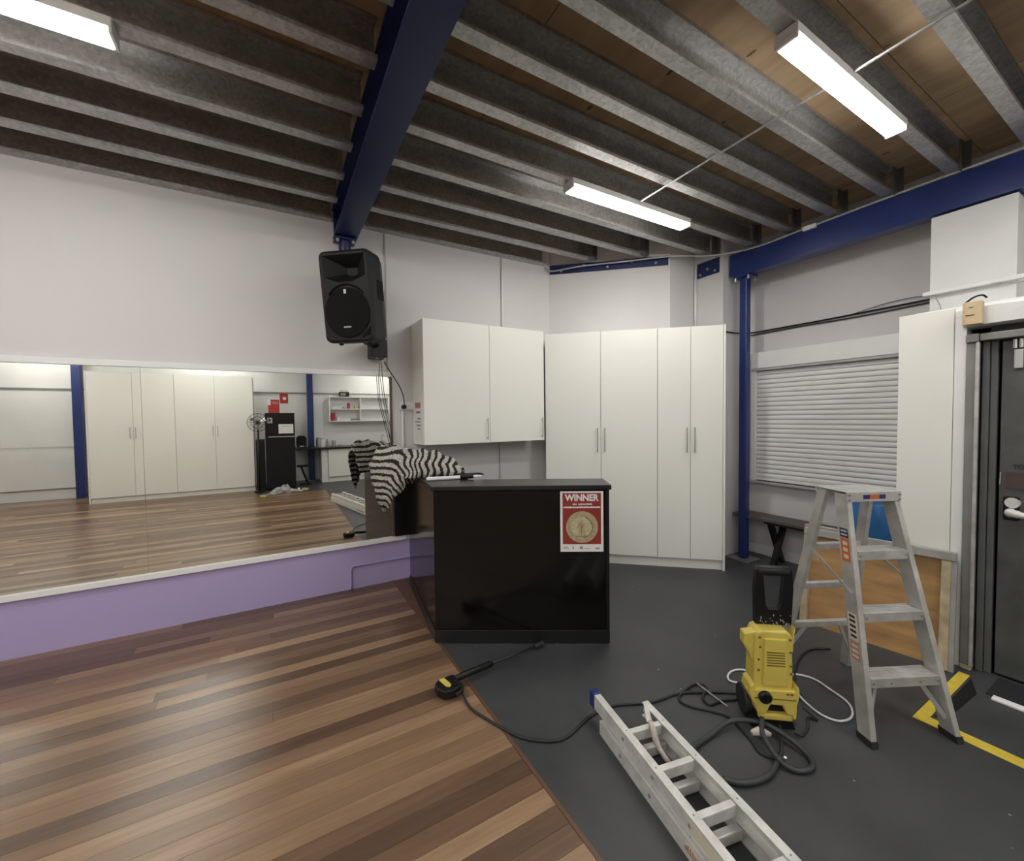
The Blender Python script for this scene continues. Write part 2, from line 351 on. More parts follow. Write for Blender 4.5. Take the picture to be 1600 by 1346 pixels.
# ================================================================== SETTING
B().box(XL-.1, XR+.1, YO-.1, YW+.1, -0.12, -0.02).build('floor', 'conc', kind='structure')
BW = 0.0853; YFB = YW-70*BW; YFC = YW-91*BW
B().box(0.952, XR, YO, YW, -0.02, 0.0).build('floor', 'vinyl', kind='structure')
B().box(-.315, 0.952, YO, YFB-.017, -0.02, 0.0).build('floor', 'vinyl', kind='structure')
tf = B().prism([(XL, YFC), (-.332, YFC), (-.332, YFB), (.935, YFB), (.935, YW), (XL, YW)], -0.02, -0.012).build('floor', 'darkbrown', kind='structure')
for k in range(91):
    y0 = YW-(k+1)*BW; x = 0.935 if k < 70 else -.332; first = True
    while x > XL+0.01:
        L = random.uniform(0.9, 3.0) if first else random.uniform(1.6, 3.6)
        first = False
        x0 = max(XL, x-L)
        if x0-XL < 0.5: x0 = XL
        l2 = (x-x0)/2; w2 = BW/2
        b = B(); c = 0.0007
        b.add([(-l2,-w2,-.012),(l2,-w2,-.012),(l2,w2,-.012),(-l2,w2,-.012),(-l2+.0006,-w2+c,0),(l2-.0006,-w2+c,0),(l2-.0006,w2-c,0),(-l2+.0006,w2-c,0)],
              [(4,5,6,7),(0,1,5,4),(1,2,6,5),(2,3,7,6),(3,0,4,7)])
        o = b.build('floorboard', 'board', tf); o.location = ((x+x0)/2, y0+w2, 0)
        x = x0
B().prism([(.953, 3.945), (1.05, 3.945), (1.05, 3.765), (.953, 2.80)], .0003, .002).build('trim_8', 'copper', kind='structure')
B().box(0.935, 0.952, YFB, YW, -0.02, 0.003).build('trim_1', 'copper', kind='structure')
B().box(-.332, 0.952, YFB-.017, YFB, -0.02, 0.003).build('trim_2', 'copper', kind='structure')
# walls
B().box(XL, 2.80, YW, YW+.1, 0, ZP).build('wall_left', 'wall2', kind='structure')
c0 = Vector((2.793, 3.95)); e42 = Vector((0.7431, -0.6691)); n42 = Vector((0.6691, 0.7431))
P1 = Vector((3.774, 3.067)); P2 = Vector((4.195, 3.067)); P3 = Vector((4.195, 2.726))
def wallseg(a, b, t, name, m='wall', z1=ZP):
    d = (b-a).normalized(); n = Vector((-d.y, d.x))*t
    return B().prism([(a.x, a.y), (b.x, b.y), (b.x+n.x, b.y+n.y), (a.x+n.x, a.y+n.y)], 0, z1).build(name, m, kind='structure')
wallseg(c0, P1, .1, 'wall_diagonal')
wallseg(P1, Vector((P2.x+.1, P2.y)), .1, 'wall_recess')
wallseg(P2, Vector((P3.x, P3.y)), .09, 'wall_pier')
wallseg(Vector((P3.x+.091, P3.y)), Vector((XR, P3.y)), .1, 'wall_return')
wr = B().box(XR, XR+.1, YO, P3.y+.1, 0, ZP+.02).build('wall_right', 'wall', kind='structure')
B().box(XL, XR, YO-.1, YO, 0, ZP+.02).build('wall_opposite', 'oppwall', kind='structure')
B().box(XL-.1, XL, YO, YW, 0, ZP+.02).build('wall_far', 'wall', kind='structure')
# wall block above the door bay
B().box(4.285, XR, 0.72, 1.137, 2.05, 2.995).build('wall_block', 'wall_white', kind='structure')
# ceiling: sheets and joists
ceil = B().box(XL, XR, YO, YW+.1, ZP+.02, ZP+.06).build('ceiling', 'darkbrown', kind='structure')
xx = XL
while xx < XR-.01:
    x1 = min(xx+2.4, XR); yy = YO
    while yy < YW-.01:
        y1 = min(yy+1.2, YW)
        lx, ly = (x1-xx)/2-.002, (y1-yy)/2-.002
        o = B().box(-lx, lx, -ly, ly, 0, .018).build('plywood_sheet', 'plyceil', ceil); o.location = ((xx+x1)/2, (yy+y1)/2, ZP)
        yy = y1
    xx = x1
def joist(x0, x1, yf, cleat):
    fw = 0.075; t = 0.004; yn = yf-fw
    b = B()
    L = x1-x0
    b.box(0, L, -t, 0, 0, .198)                    # web on the far edge
    b.box(0, L, -fw, -t, 0, t); b.box(0, L, -fw, -t, .198-t, .198)
    b.box(0, L, -fw, -fw+t, t, .02); b.box(0, L, -fw, -fw+t, .178, .198-t)
    o = b.build('joist', 'galv', ceil); o.location = (x0, yf, ZJ)
    if cleat:
        q = B().box(L-.012, L-.004, -fw-.045, -fw-.003, -.02, .19); q.box(L-.09, L-.012, -fw-.010, -fw-.003, -.02, .19)
        q.build('bracket', 'jamb', o)
    return o
k = 0
while True:
    yf = 3.948-.361*k
    if yf < YO+.1: break
    joist(XL+.005, 0.474, yf, False)
    xe = 4.30
    if yf > 3.067: xe = 2.793+(3.95-yf)*0.7431/0.6691-0.10
    elif yf > 2.726: xe = 4.17
    joist(0.664, xe, yf, yf < 3.9)
    k += 1

# steel beams and columns
t = thing('steel_beam', 'navy blue steel beam crossing the ceiling towards the loudspeaker', 'beam', (0.5685, 1.0, 3.10))
X0, X1 = 0.477-.5685, 0.660-.5685
B().box(X0, X1, YO+.01-1, 2.88, 0, .014).build('bottom_flange', 'blue', t)
B().box(-.006, .006, YO+.01-1, 2.92, .014, .252).build('web', 'blue', t)
B().box(X0, X1, YO+.01-1, 2.92, .252, .266).build('top_flange', 'blue', t)
B().box(X0+.01, X1-.01, 2.885, 2.90, -.01, .252).build('end_plate', 'blue', t)
t = thing('beam_post', 'short round navy post under the beam end, behind the loudspeaker', 'post', (0.565, 3.83, 2.60))
B().lathe([(.05, 0), (.05, .47), (.05, .475)], n=24).build('tube', 'blue', t, smooth=True)
for s in (-1, 1): B().lathe([(.013, .455), (.013, .474)], c=(s*.063, -.052, 0), n=10).build('bolt', 'steel', t)
B().box(-.085, .085, -.075, .075, .475, .489).build('cap_plate', 'blue', t)

t = thing('steel_beam', 'blue steel beam above the roller shutter, carrying the joist ends', 'beam', (4.335, 1.0, 3.01))
B().box(-.065, .065, YO+.01-1, 1.665, 0, .014).build('bottom_flange', 'bluecol', t)
B().box(-.065, -.05, YO+.01-1, 1.70, .014, .226).build('web', 'bluecol', t)
B().box(-.065, .065, YO+.01-1, 1.70, .226, .240).build('top_flange', 'bluecol', t)
t = thing('steel_column', 'blue square steel column between white wardrobe and roller shutter', 'column', (4.335, 2.57, 0))
B().box(-.115, .115, -.115, .115, 0, .012).build('base_plate', 'framegrey', t, bevel=.003)
B().box(-.04, .04, -.04, .04, .012, 2.99).build('shaft', 'bluecol', t, bevel=.012, seg=3)
B().box(-.075, .075, -.085, .085, 2.99, 3.008).build('cap_plate', 'bluecol', t)
for sx in (-1, 1):
    for sy in (-1, 1): B().lathe([(.012, 2.955), (.012, 2.99)], c=(sx*.058, sy*.068, 0), n=8).build('bolt', 'steel', t)
for X, lab in ((-3.42, 'blue column seen in mirror beside the white wardrobe'), (0.79, 'blue column seen in mirror beside the black fridge')):
    t = thing('steel_column', lab, 'column', (X, -3.70, 0))
    B().box(-.11, .11, -.11, .11, 0, .012).build('base_plate', 'framegrey', t)
    B().box(-.07, .07, -.07, .07, .012, 3.26).build('shaft', 'bluecol', t, bevel=.01)
# blue plates on diagonal wall and pier
def plate(a, b, off, z0, z1, lab, nb):
    d = (b-a).normalized(); n = Vector((d.y, -d.x)); L = (b-a).length
    t = thing('steel_plate', lab, 'steel plate', (a.x+n.x*off, a.y+n.y*off, z0), math.atan2(d.y, d.x))
    B().box(0, L, -.012, 0, 0, z1-z0).build('plate', 'blue', t, bevel=.002)
    for k in range(nb):
        B().lathe([(.011, -.028), (.014, -.02), (.014, -.012)], c=(L*(k+.5)/nb, 0, .03+.04*(k % 2)), axis='y', n=8).build('bolt', 'steel', t)
plate(c0+e42*.01, c0+e42*1.30, .002, 3.185, 3.285, 'long navy steel plate bolted along the diagonal wall top', 5)
plate(Vector((4.195, 3.03)), Vector((4.195, 2.765)), .002, 3.085, 3.245, 'short navy steel plate on the pier near the column', 3)

tag(B().tube([(4.175, 3.045, 2.43), (4.175, 3.045, 3.20)], .013, 8).build('wall_conduit', 'white', smooth=True), 'white vertical conduit in the corner between diagonal wall and pier', 'conduit')
# ---------------------------------------------------------------- LED battens
def batten(x0, x1, yc, lab, w=.115):
    t = thing('led_batten', lab, 'light', (x0, yc, ZJ-.07), group='ceiling LED battens')
    L = x1-x0
    B().box(0, L, -w/2, w/2, .025, .068).build('housing', 'housing', t, bevel=.004)
    B().box(.012, L-.012, -w/2+.006, w/2-.006, 0, .025).build('diffuser', 'led', t, bevel=.009)
    B().box(0, .012, -w/2+.002, w/2-.002, .002, .025).build('end_cap', 'housing', t)
    B().box(L-.012, L, -w/2+.002, w/2-.002, .002, .025).build('end_cap', 'housing', t)
batten(1.90, 3.20, 2.437, 'lit LED batten above the white corner cupboards')
batten(2.02, 3.25, 1.022, 'lit LED batten at upper right, crossed by a thin rod', .10)
batten(-1.83, -.555, 2.46, 'lit LED batten at the upper left corner')
for (x0, yc, lab) in ((-1.83, 1.022, 'added unseen fill batten over the timber floor, above the viewpoint'), (-4.6, 2.46, 'added unseen fill batten over the far end of the mirror'), (-4.6, 1.022, 'added unseen fill batten over the far end of the timber floor'),
        (-1.83, -.42, 'lit LED batten over the timber floor just behind the viewpoint'), (2.02, -.42, 'added unseen fill batten in front of the grey door bay'), (-4.6, -.42, 'added unseen fill batten over the middle of the far timber floor'),
        (-1.83, -1.865, 'lit LED batten before the mirrored wardrobes'), (2.02, -1.865, 'added unseen fill batten before the kitchenette'), (-4.6, -1.865, 'added unseen fill batten by the blank opposite wall'), (2.02, -3.31, 'added unseen fill batten above the kitchenette worktop'), (-1.83, -3.31, 'added unseen fill batten above the mirrored wardrobes'), (-4.6, -3.31, 'added unseen fill batten in the far corner by the opposite wall')):
    batten(x0, x0+1.27, yc, lab)  # unseen battens, added for fill light save the pair inferred from floor glare
t = B().tube([(2.575, 2.375, 3.258), (2.545, 0.3, 3.258), (2.53, -3.6, 3.258)], .007, 8).build('ceiling_rod', 'galv')
tag(t, 'thin galvanised rod strung across the undersides of the ceiling joists', 'rod')
for yy_ in (1.72, 2.08): pass
# cable along the beam
pts = curve_pts([(2.72, 3.935, 3.262), (2.80, 3.90, 3.215), (3.03, 3.66, 3.235), (3.40, 3.325, 3.246), (3.75, 3.01, 3.258), (4.05, 2.80, 3.243), (4.24, 2.45, 3.235), (4.255, 1.95, 3.245), (4.255, 1.2, 3.258), (4.255, .4, 3.258), (4.255, -1, 3.258)], 8)
t = thing('ceiling_cable', 'grey cable running along the blue beam and plates under the ceiling', 'cable', (2.72, 3.935, 3.26))
B().tube(pts, .009, 8).build('cable', 'cablegrey', t, smooth=True, world=True)
B().box(4.243, 4.268, 1.88, 1.99, 3.222, 3.262).build('junction_clip', 'white', t, bevel=.004, world=True)

# ---------------------------------------------------------------- mirror
GY = 3.94
for i, (a, b) in enumerate(((-2.495, -0.8335), (-0.8315, 0.945), (-4.157, -2.497), (-5.9, -4.159))):
    lab = ('left mirror panel on the white wall, reflecting a blue column', 'wide mirror panel beside the counter, reflecting fridge and shelves', 'mirror panel on the wall, next one beyond the left picture edge', 'mirror panel at the far end of the mirrored wall')[i]
    tag(B().box(a, b, GY, GY+.006, .432, 1.942).build('wall_mirror', 'mirror'), lab, 'mirror', 'mirror panels on the left wall')
t = thing('mirror_frame', 'white rail and ledge framing the long wall mirror', 'mirror frame', (-2.4, 3.95, .38))
q = B().box(-5.9, .95, 3.925, 3.948, 1.942, 1.985); q.build('top_rail', 'white', t, bevel=.003, world=True)
B().box(-5.9, 1.07, 3.922, 3.949, .388, .430).build('ledge', 'white', t, bevel=.003, world=True)
B().box(.9455, .965, 3.928, 3.949, .430, 1.942).build('side_strip', 'brownframe', t, world=True)

# ---------------------------------------------------------------- wall services (left wall)
tag(B().box(.924, .936, 3.938, 3.949, 1.99, 3.268).build('panel_joint', 'cablegrey'), 'grey vertical joint strip on white wall behind the loudspeaker', 'joint strip')
tag(B().tube([(2.163, 3.936, 2.452), (2.163, 3.936, 3.262)], .011, 8).build('wall_conduit', 'white', smooth=True), 'white vertical conduit on wall above the wall cupboard', 'conduit')
tag(B().tube([(2.11, 3.938, .01), (2.11, 3.938, 1.30)], .006, 8).build('wall_conduit', 'cablegrey', smooth=True), 'thin vertical line of conduit below the wall cupboard', 'conduit')
t = thing('power_outlet', 'white power outlet with black plug below the loudspeaker', 'outlet', (1.09, 3.949, 1.63))
B().box(-.06, .075, -.03, 0, 0, .075).build('faceplate', 'white', t, bevel=.006)
B().lathe([(.018, -.07), (.022, -.06), (.022, -.03)], c=(-.022, 0, .03), axis='y', n=14).build('plug', 'black', t)
B().tube([(-.03, -.012, -.001), (-.03, -.012, -.55)], .011, 8).build('conduit', 'white', t, smooth=True)
t = B().tube(curve_pts([(.565, 3.938, .012), (.565, 3.938, .175), (.585, 3.938, .208), (.63, 3.938, .212), (1.35, 3.938, .212)], 6), .010, 8).build('wall_pipe', 'pipe', smooth=True)
tag(t, 'thin purple painted pipe bending along the purple skirting band', 'pipe')

# ---------------------------------------------------------------- loudspeaker
t = thing('loudspeaker', 'black moulded loudspeaker mounted high on the wall above the mirror', 'loudspeaker', (0.600, 3.435, 2.485), R(-40), rxx=R(7))
W2, H2 = .205, .335
front = rounded(.41, .67, .045, 4)
front = [(x*(1.0 if z < .1 else 1.0), z) for x, z in front]
bm = bmesh.new(); NP = len(front)
rings = []
for (yy, sx, sz, oz) in ((-.16, .95, .97, 0), (-.175, .90, .94, 0), (-.165, .99, .99, 0), (-.145, 1.0, 1.0, 0), (0.0, .97, .99, 0), (.10, .80, .93, 0), (.165, .55, .80, 0), (.17, .45, .72, 0)):
    rings.append([bm.verts.new((x*sx, yy, z*sz+oz)) for x, z in front])
rings = rings[1:]
for i in range(len(rings)-1):
    for j in range(NP): bm.faces.new((rings[i][j], rings[i][(j+1) % NP], rings[i+1][(j+1) % NP], rings[i+1][j]))
bm.faces.new(rings[-1])
# baffle with horn recess
hx, hz0, hz1 = .168, .105, .300
hole = [bm.verts.new(p) for p in ((-hx, -.175, hz1), (hx, -.175, hz1), (hx, -.175, hz0+.04), (.06, -.175, hz0), (-.06, -.175, hz0), (-hx, -.175, hz0+.04))]
thr = [bm.verts.new((p.co.x*.26, -.055, .20+(p.co.z-.20)*.30)) for p in hole]
edges = []
for lp in (rings[0], hole):
    for j in range(len(lp)):
        e = bm.edges.get((lp[j], lp[(j+1) % len(lp)])) or bm.edges.new((lp[j], lp[(j+1) % len(lp)])); edges.append(e)
bmesh.ops.triangle_fill(bm, use_beauty=True, edges=edges)
for j in range(6): bm.faces.new((hole[j], hole[(j+1) % 6], thr[(j+1) % 6], thr[j]))
bm.faces.new(thr)
bmesh.ops.recalc_face_normals(bm, faces=bm.faces)
me = bpy.data.meshes.new('cabinet'); bm.to_mesh(me); bm.free(); me.materials.append(MT['spk'])
o = bpy.data.objects.new('cabinet', me); COL.objects.link(o); o.parent = t
B().lathe([(.183, -.174), (.183, -.182), (.172, -.187), (.05, -.190), (.001, -.190)], c=(0, 0, -.118), axis='y', n=40).build('woofer_grille', 'grille', t, smooth=False)
arc = [(.185*math.sin(a), -.178, -.118+.205*math.cos(a)) for a in [R(-48+96*i/16) for i in range(17)]]
B().tube(arc, .0075, 6).build('grille_slit', 'grille', t)
lg = B().box(-.010, .010, -.191, -.188, .020, .050).build('logo', 'steel', t, bevel=.003)
B().box(-.032, .028, -.192, -.188, -.228, -.216).build('name_badge', 'steel', t, bevel=.002)
for k in range(3):
    B().bar((.105+.018*k, -.177, -.305+.012*k), (.180, -.177, -.225-.024*k), .009, .006, up=(0, -1, 0)).build('port_slot', 'grille', t)
B().box(.188, .206, -.08, .02, -.02, .13).build('side_handle', 'grille', t, bevel=.01)
for sx in (-.12, .12): B().lathe([(.014, -.35), (.018, -.335), (.018, -.32)], c=(sx, -.1, 0), n=10).build('rubber_foot', 'black', t)
t = thing('speaker_bracket', 'black angled wall bracket under the loudspeaker', 'bracket', (0.765, 3.80, 2.135))
B().box(-.01, .125, -.05, .145, -.04, .115).build('wall_box', 'black', t, bevel=.006)
B().tube([(-.13, -.26, .075), (-.08, -.18, .07), (.05, .0, .07)], .034, 10).build('arm', 'black', t)
q = B().tube([(-.205, -.19, .13), (-.205, -.19, .07), (-.11, -.16, .07), (-.11, -.16, .13)], .004, 6); q.tube([(-.205, -.19, .10), (-.11, -.16, .10)], .003, 6); q.tube([(-.155, -.175, .13), (-.155, -.175, .07)], .003, 6)
q.build('wire_cage', 'black', t)
for sx in (.04, .11): B().lathe([(.012, -.05), (.012, -.0405)], c=(sx, -.01, 0), axis='z', n=10).build('bolt', 'steel', t)
tag(B().tube(curve_pts([(.87, 3.80, 2.06), (.93, 3.84, 1.98), (1.01, 3.87, 1.87), (1.055, 3.88, 1.77), (1.066, 3.879, 1.675)], 8), .005, 8).build('speaker_cable', 'rubber', smooth=True), 'black cable curving from loudspeaker bracket to the power outlet', 'cable')
tag(B().tube(curve_pts([(.845, 3.86, 2.06), (.84, 3.90, 1.9), (.855, 3.905, 1.70), (.90, 3.905, 1.50), (.945, 3.905, 1.30)], 8), .003, 6).build('speaker_cable', 'rubber', smooth=True), 'thin black cable hanging from the bracket across the mirror edge, left strand', 'cable')
tag(B().tube(curve_pts([(.86, 3.86, 2.06), (.875, 3.90, 1.9), (.895, 3.905, 1.72), (.925, 3.905, 1.55), (.955, 3.905, 1.32)], 8), .003, 6).build('speaker_cable', 'rubber', smooth=True), 'thin black cable hanging from the bracket across the mirror edge, right strand', 'cable')

# ---------------------------------------------------------------- cupboards
def handle(parent, x, z0, z1, yf, m='steel'):
    q = B().tube([(x, yf-.032, z0), (x, yf-.032, z1)], .006, 8)
    q.tube([(x, yf-.032, z0+.02), (x, yf, z0+.02)], .004, 6); q.tube([(x, yf-.032, z1-.02), (x, yf, z1-.02)], .004, 6)
    return q.build('handle', m, parent)
t = thing('wall_cupboard', 'cream two door wall cupboard hung on the white wall', 'cupboard', (1.165, 3.60, 1.305))
L = 1.302; Hc = 1.14
B().box(0, L, .020, .343, 0, Hc).build('carcass', 'lam', t, bevel=.002)
d1 = B().box(.001, .661, 0, .018, .001, Hc-.001).build('door', 'lam', t, bevel=.0015); handle(d1, .625, .03, .24, 0)
d2 = B().box(.665, L-.001, 0, .018, .001, Hc-.001).build('door', 'lam', t, bevel=.0015); handle(d2, 1.262, .03, .24, 0)
t = thing('safety_notice', 'faded notice with red heading on the side of the wall cupboard', 'notice', (1.163, 3.76, 1.36))
B().box(-.002, 0, -.085, .11, -.02, .34).build('sheet', 'paper', t)
for k, (z, h, m) in enumerate(((.285, .05, 'inkred'), (.235, .02, 'inkred'), (.18, .014, 'inkgrey'), (.15, .012, 'inkgrey'), (.115, .016, 'inkgrey'), (.085, .012, 'inkgrey'))):
    B().box(-.003, -.002, -.07+.01*(k % 2), .09-.03*(k % 3), z, z+h).build('printed_line', m, t)

def wardrobe(label, s0, doors, hz, Hw, depth, endpanel, frame_o, rz, handles):
    t = thing('wardrobe', label, 'wardrobe', frame_o, rz)
    x = s0; W = sum(doors)
    B().box(s0, s0+W, .022, depth, .10, Hw).build('carcass', 'lam', t)
    B().box(s0, s0+W, .035, .05, 0, .10).build('kickboard', 'lam', t)
    for i, w in enumerate(doors):
        d = B().box(x+.002, x+w-.002, 0, .020, .105, Hw).build('door', 'lam', t, bevel=.0015)
        hxp = handles[i]
        if hxp is not None: handle(d, x+hxp, hz[0], hz[1], 0)
        x += w
    if endpanel: B().box(x+.001, x+.021, -.002, depth, 0, Hw+.008).build('end_panel', 'lam', t, bevel=.001)
    return t
fo = (3.826-e42.x*1.777, 2.455-e42.y*1.777, 0)
wardrobe('tall cream double wardrobe in the corner, nearest the wall cupboard', .006, [.578, .559], (1.18, 1.43), 2.425, .405, False, fo, R(-42), [.545, .04])
wardrobe('narrow tall cream wardrobe beside the blue column', 1.1445, [.312, .300], (1.18, 1.43), 2.425, .405, True, fo, R(-42), [.275, .035])
# mirror-side wardrobe pair on the opposite wall (faces +Y)
wardrobe('cream double wardrobe seen in mirror beside the black fridge', 0, [.68, .66], (1.22, 1.44), 2.50, .60, False, (-.40, -2.75, 0), math.pi, [.64, .04])
wardrobe('cream double wardrobe seen in mirror beside the blue column', 1.342, [.64, .645], (1.22, 1.44), 2.50, .60, True, (-.40, -2.75, 0), math.pi, [.60, .045])

# ---------------------------------------------------------------- bar counter
A0 = Vector((.920, 2.690)); B0 = Vector((1.942, 2.069)); E0 = Vector((1.052, 3.76))
dF = (B0-A0).normalized(); nF = Vector((-dF.y, dF.x)); dS = (E0-A0).normalized(); nS = Vector((dS.y, -dS.x))
dep = .27
def isect(p, d, q, e):
    k = ((q.x-p.x)*e.y-(q.y-p.y)*e.x)/(d.x*e.y-d.y*e.x); return p+d*k
def Lpoly(o, endx=0.0, ends=0.0):   # offset outward o
    a = isect(A0-nF*o, dF, A0-nS*o, dS)
    b = B0-nF*o+dF*endx; b2 = B0+nF*(dep+o)+dF*endx
    e = E0-nS*o+dS*ends; e2 = E0+nS*(.30+o)+dS*ends
    i = isect(b2, dF, e2, dS)
    return [tuple(p) for p in (a, b, b2, i, e2, e)]
t = thing('bar_counter', 'glossy black L-shaped bar counter with a red poster', 'counter', (A0.x, A0.y, 0))
B().prism(Lpoly(-.004), .095, 1.053).build('body', 'gloss', t, world=True, bevel=.002)
B().prism(Lpoly(.002), .0035, .092).build('plinth', 'ctop', t, world=True, bevel=.002)
B().prism(Lpoly(.014, .012, .02), 1.056, 1.088).build('counter_top', 'ctop', t, world=True, bevel=.004)
B().bar((B0.x-dF.x*.014-nF.x*.0, B0.y-dF.y*.014-nF.y*.0, .10), (B0.x-dF.x*.014, B0.y-dF.y*.014, 1.05), .022, .012, up=(nF.x, nF.y, 0)).build('corner_trim', 'black', t, world=True)
B().box(.968, 1.10, 3.90, 3.945, .435, 1.05).build('wall_panel', 'black', t, world=True)
# items on the counter
def flatrot(a, b): return math.atan2(b[1]-a[1], b[0]-a[0])
a, b = (.955, 2.93), (1.36, 2.84)
t = thing('whiteboard_marker', 'long white marker tube with black cap lying on the counter', 'marker', (a[0], a[1], 1.0885), flatrot(a, b))
B().lathe([(.011, 0), (.014, .01), (.014, .25), (.012, .255)], c=(0, 0, .014), axis='x', n=12).build('barrel', 'paper', t, smooth=False)
B().lathe([(.016, .25), (.017, .26), (.017, .345), (.015, .35)], c=(0, 0, .0172), axis='x', n=12).build('cap', 'black', t)
B().lathe([(.010, .35), (.012, .36), (.010, .40), (.004, .425)], c=(0, 0, .014), axis='x', n=12).build('tip', 'paper', t)
a, b = (1.02, 3.02), (1.385, 2.925)
t = thing('black_tray', 'flat black tray under the edge of the striped cloth', 'tray', (a[0], a[1], 1.0885), flatrot(a, b))
B().prism(rounded(.40, .10, .03, 4, .20, 0), 0, .010).build('base', 'black', t)
q = B(); pp = rounded(.40, .10, .03, 4, .20, 0); q.tube([(p[0], p[1], .016) for p in pp], .008, 6, close=True); q.build('rim', 'black', t)
# striped cloth
prof = [(.10, 1.215, 1.12), (.125, 1.275, 1.02), (.16, 1.308, .92), (.205, 1.320, .815), (.27, 1.314, .86), (.335, 1.305, .965), (.41, 1.297, 1.02), (.51, 1.286, 1.092), (.62, 1.269, 1.092), (.72, 1.225, 1.092), (.80, 1.155, 1.092), (.835, 1.11, 1.092)]
def interp(s, k):
    for i in range(len(prof)-1):
        if prof[i][0] <= s <= prof[i+1][0]:
            f = (s-prof[i][0])/(prof[i+1][0]-prof[i][0]); f = f*f*(3-2*f)*.5+f*.5
            return prof[i][k]*(1-f)+prof[i+1][k]*f
    return prof[-1][k]
cl0 = Vector((.590, 3.489)); cu_ = Vector((.866, -.499)); cv_ = Vector((.499, .866))
q = B(); NS, NT = 64, 36; uvs = []
for i in range(NS+1):
    s = .10+.735*i/NS; zt = interp(s, 1); zb = interp(s, 2)
    halfd = .03+.13*math.sin(math.pi*min(1, (s-.08)/.77))**.7
    for j in range(NT+1):
        u = j/NT; ang = math.pi*u
        dd = -halfd*math.cos(ang)                       # front (-) to back (+)
        zbk = max(zb, 1.092) if s > .40 else max(zb, 1.0)
        base = zb if u < .5 else zbk
        hh = math.sin(ang)**.55
        w = .010*math.sin(s*55+u*9)+.008*math.sin(s*23-u*21)+.006*math.sin(u*38+s*17)
        z = base+(zt-base)*hh+w*hh*.9
        dd += .016*math.sin(s*48+3*math.sin(z*14))*(.3+.7*(1-hh))
        if s > .40: z = max(z, 1.0905)
        p = cl0+cu_*(s+.010*math.sin(z*40+u*7))+cv_*dd
        q.v.append((p.x, p.y, z))
        wq = min(1, max(0, (s-.20)/.35)); wq = wq*wq*(3-2*wq)
        uvs.append((((s-.42)*wq+(z-1.31)*(1-wq))/.05, u))
for i in range(NS):
    for j in range(NT):
        a_ = i*(NT+1)+j; q.f.append((a_, a_+1, a_+NT+2, a_+NT+1))
q.uv = uvs
o = q.build('striped_cloth', 'stripe', smooth=True)
md = o.modifiers.new('solid', 'SOLIDIFY'); md.thickness = .006; md.offset = 1
tag(o, 'crumpled black and white striped knit cloth heaped on the counter', 'cloth')
# poster
pa = A0+dF*((Vector((1.658, 2.24))-A0).dot(dF)); 
t = thing('poster', 'red WINNER poster with a bronze medal taped to the counter', 'poster', (pa.x-nF.x*.003, pa.y-nF.y*.003, .634), math.atan2(dF.y, dF.x))
PW, PH = .290, .412
B().box(0, PW, -.0008, 0, 0, PH).build('sheet', 'paper', t)
B().box(.016, PW-.016, -.0014, -.0008, .052, PH-.012).build('red_field', 'red', t)
text('lettering', 'WINNER', .062, 'paper', t, (PW/2, -.0018, PH-.046), (math.pi/2, 0, 0), bold=.0022, sx=.90)
def micro(z, x0, x1, h, seed):
    rnd = random.Random(seed); x = x0; q = B()
    while x < x1-.003:
        w = rnd.uniform(.004, .009); 
        if rnd.random() > .12: q.box(x, min(x+w, x1), -.0018, -.0014, z, z+h*rnd.uniform(.7, 1))
        x += w+.0016
    q.build('small_print', 'paper', t)
micro(PH-.093, .085, .215, .011, 1); micro(PH-.114, .022, PW-.022, .012, 2)
mc = (PW*.505, .168)
B().lathe([(.108, -.0014), (.107, -.0030), (.001, -.0030)], c=(mc[0], 0, mc[1]), axis='y', n=48).build('medal', 'gold', t)
B().lathe([(.072, -.0030), (.071, -.0036), (.001, -.0036)], c=(mc[0]-.004, 0, mc[1]), axis='y', n=40).build('medal_centre', 'gold2', t)
ring = [(mc[0]-.004+.073*math.cos(a), -.0036, mc[1]+.073*math.sin(a)) for a in [R(-80+150*i/24) for i in range(25)]]
B().tube(ring, .0028, 5).build('medal_dark_ring', 'golddark', t)  # darker printed arc round the medal centre
fig = [(-.028, -.055), (-.020, -.01), (-.026, .02), (-.012, .032), (-.010, .050), (-.002, .058), (.006, .048), (.004, .034), (.018, .020), (.020, -.012), (.030, -.055), (.012, -.050), (0, -.02), (-.010, -.050)]
B().prism([(mc[0]-.002+x, mc[1]-.006+z) for x, z in fig], -.0044, -.0036, 'xz').build('medal_figure', 'gold', t)
B().tube([(mc[0]-.032, -.0042, mc[1]-.005), (mc[0]-.012, -.0042, mc[1]+.035), (mc[0]-.004, -.0042, mc[1]+.012), (mc[0]-.004, -.0042, mc[1]-.05)], .0022, 5).build('medal_line', 'golddark', t)
B().box(mc[0]-.034, mc[0]+.034, -.0042, -.0036, mc[1]-.064, mc[1]-.058).build('medal_base', 'golddark', t)
q = B()
for x0, x1, z0, z1 in ((.02, .05, .030, .034), (.02, .06, .020, .023), (.082, .090, .018, .036), (.13, .152, .018, .036), (.16, .20, .020, .023), (.235, .265, .018, .028)): q.box(x0, x1, -.0014, -.0008, z0, z1)
q.build('footer_marks', 'inkgrey', t)

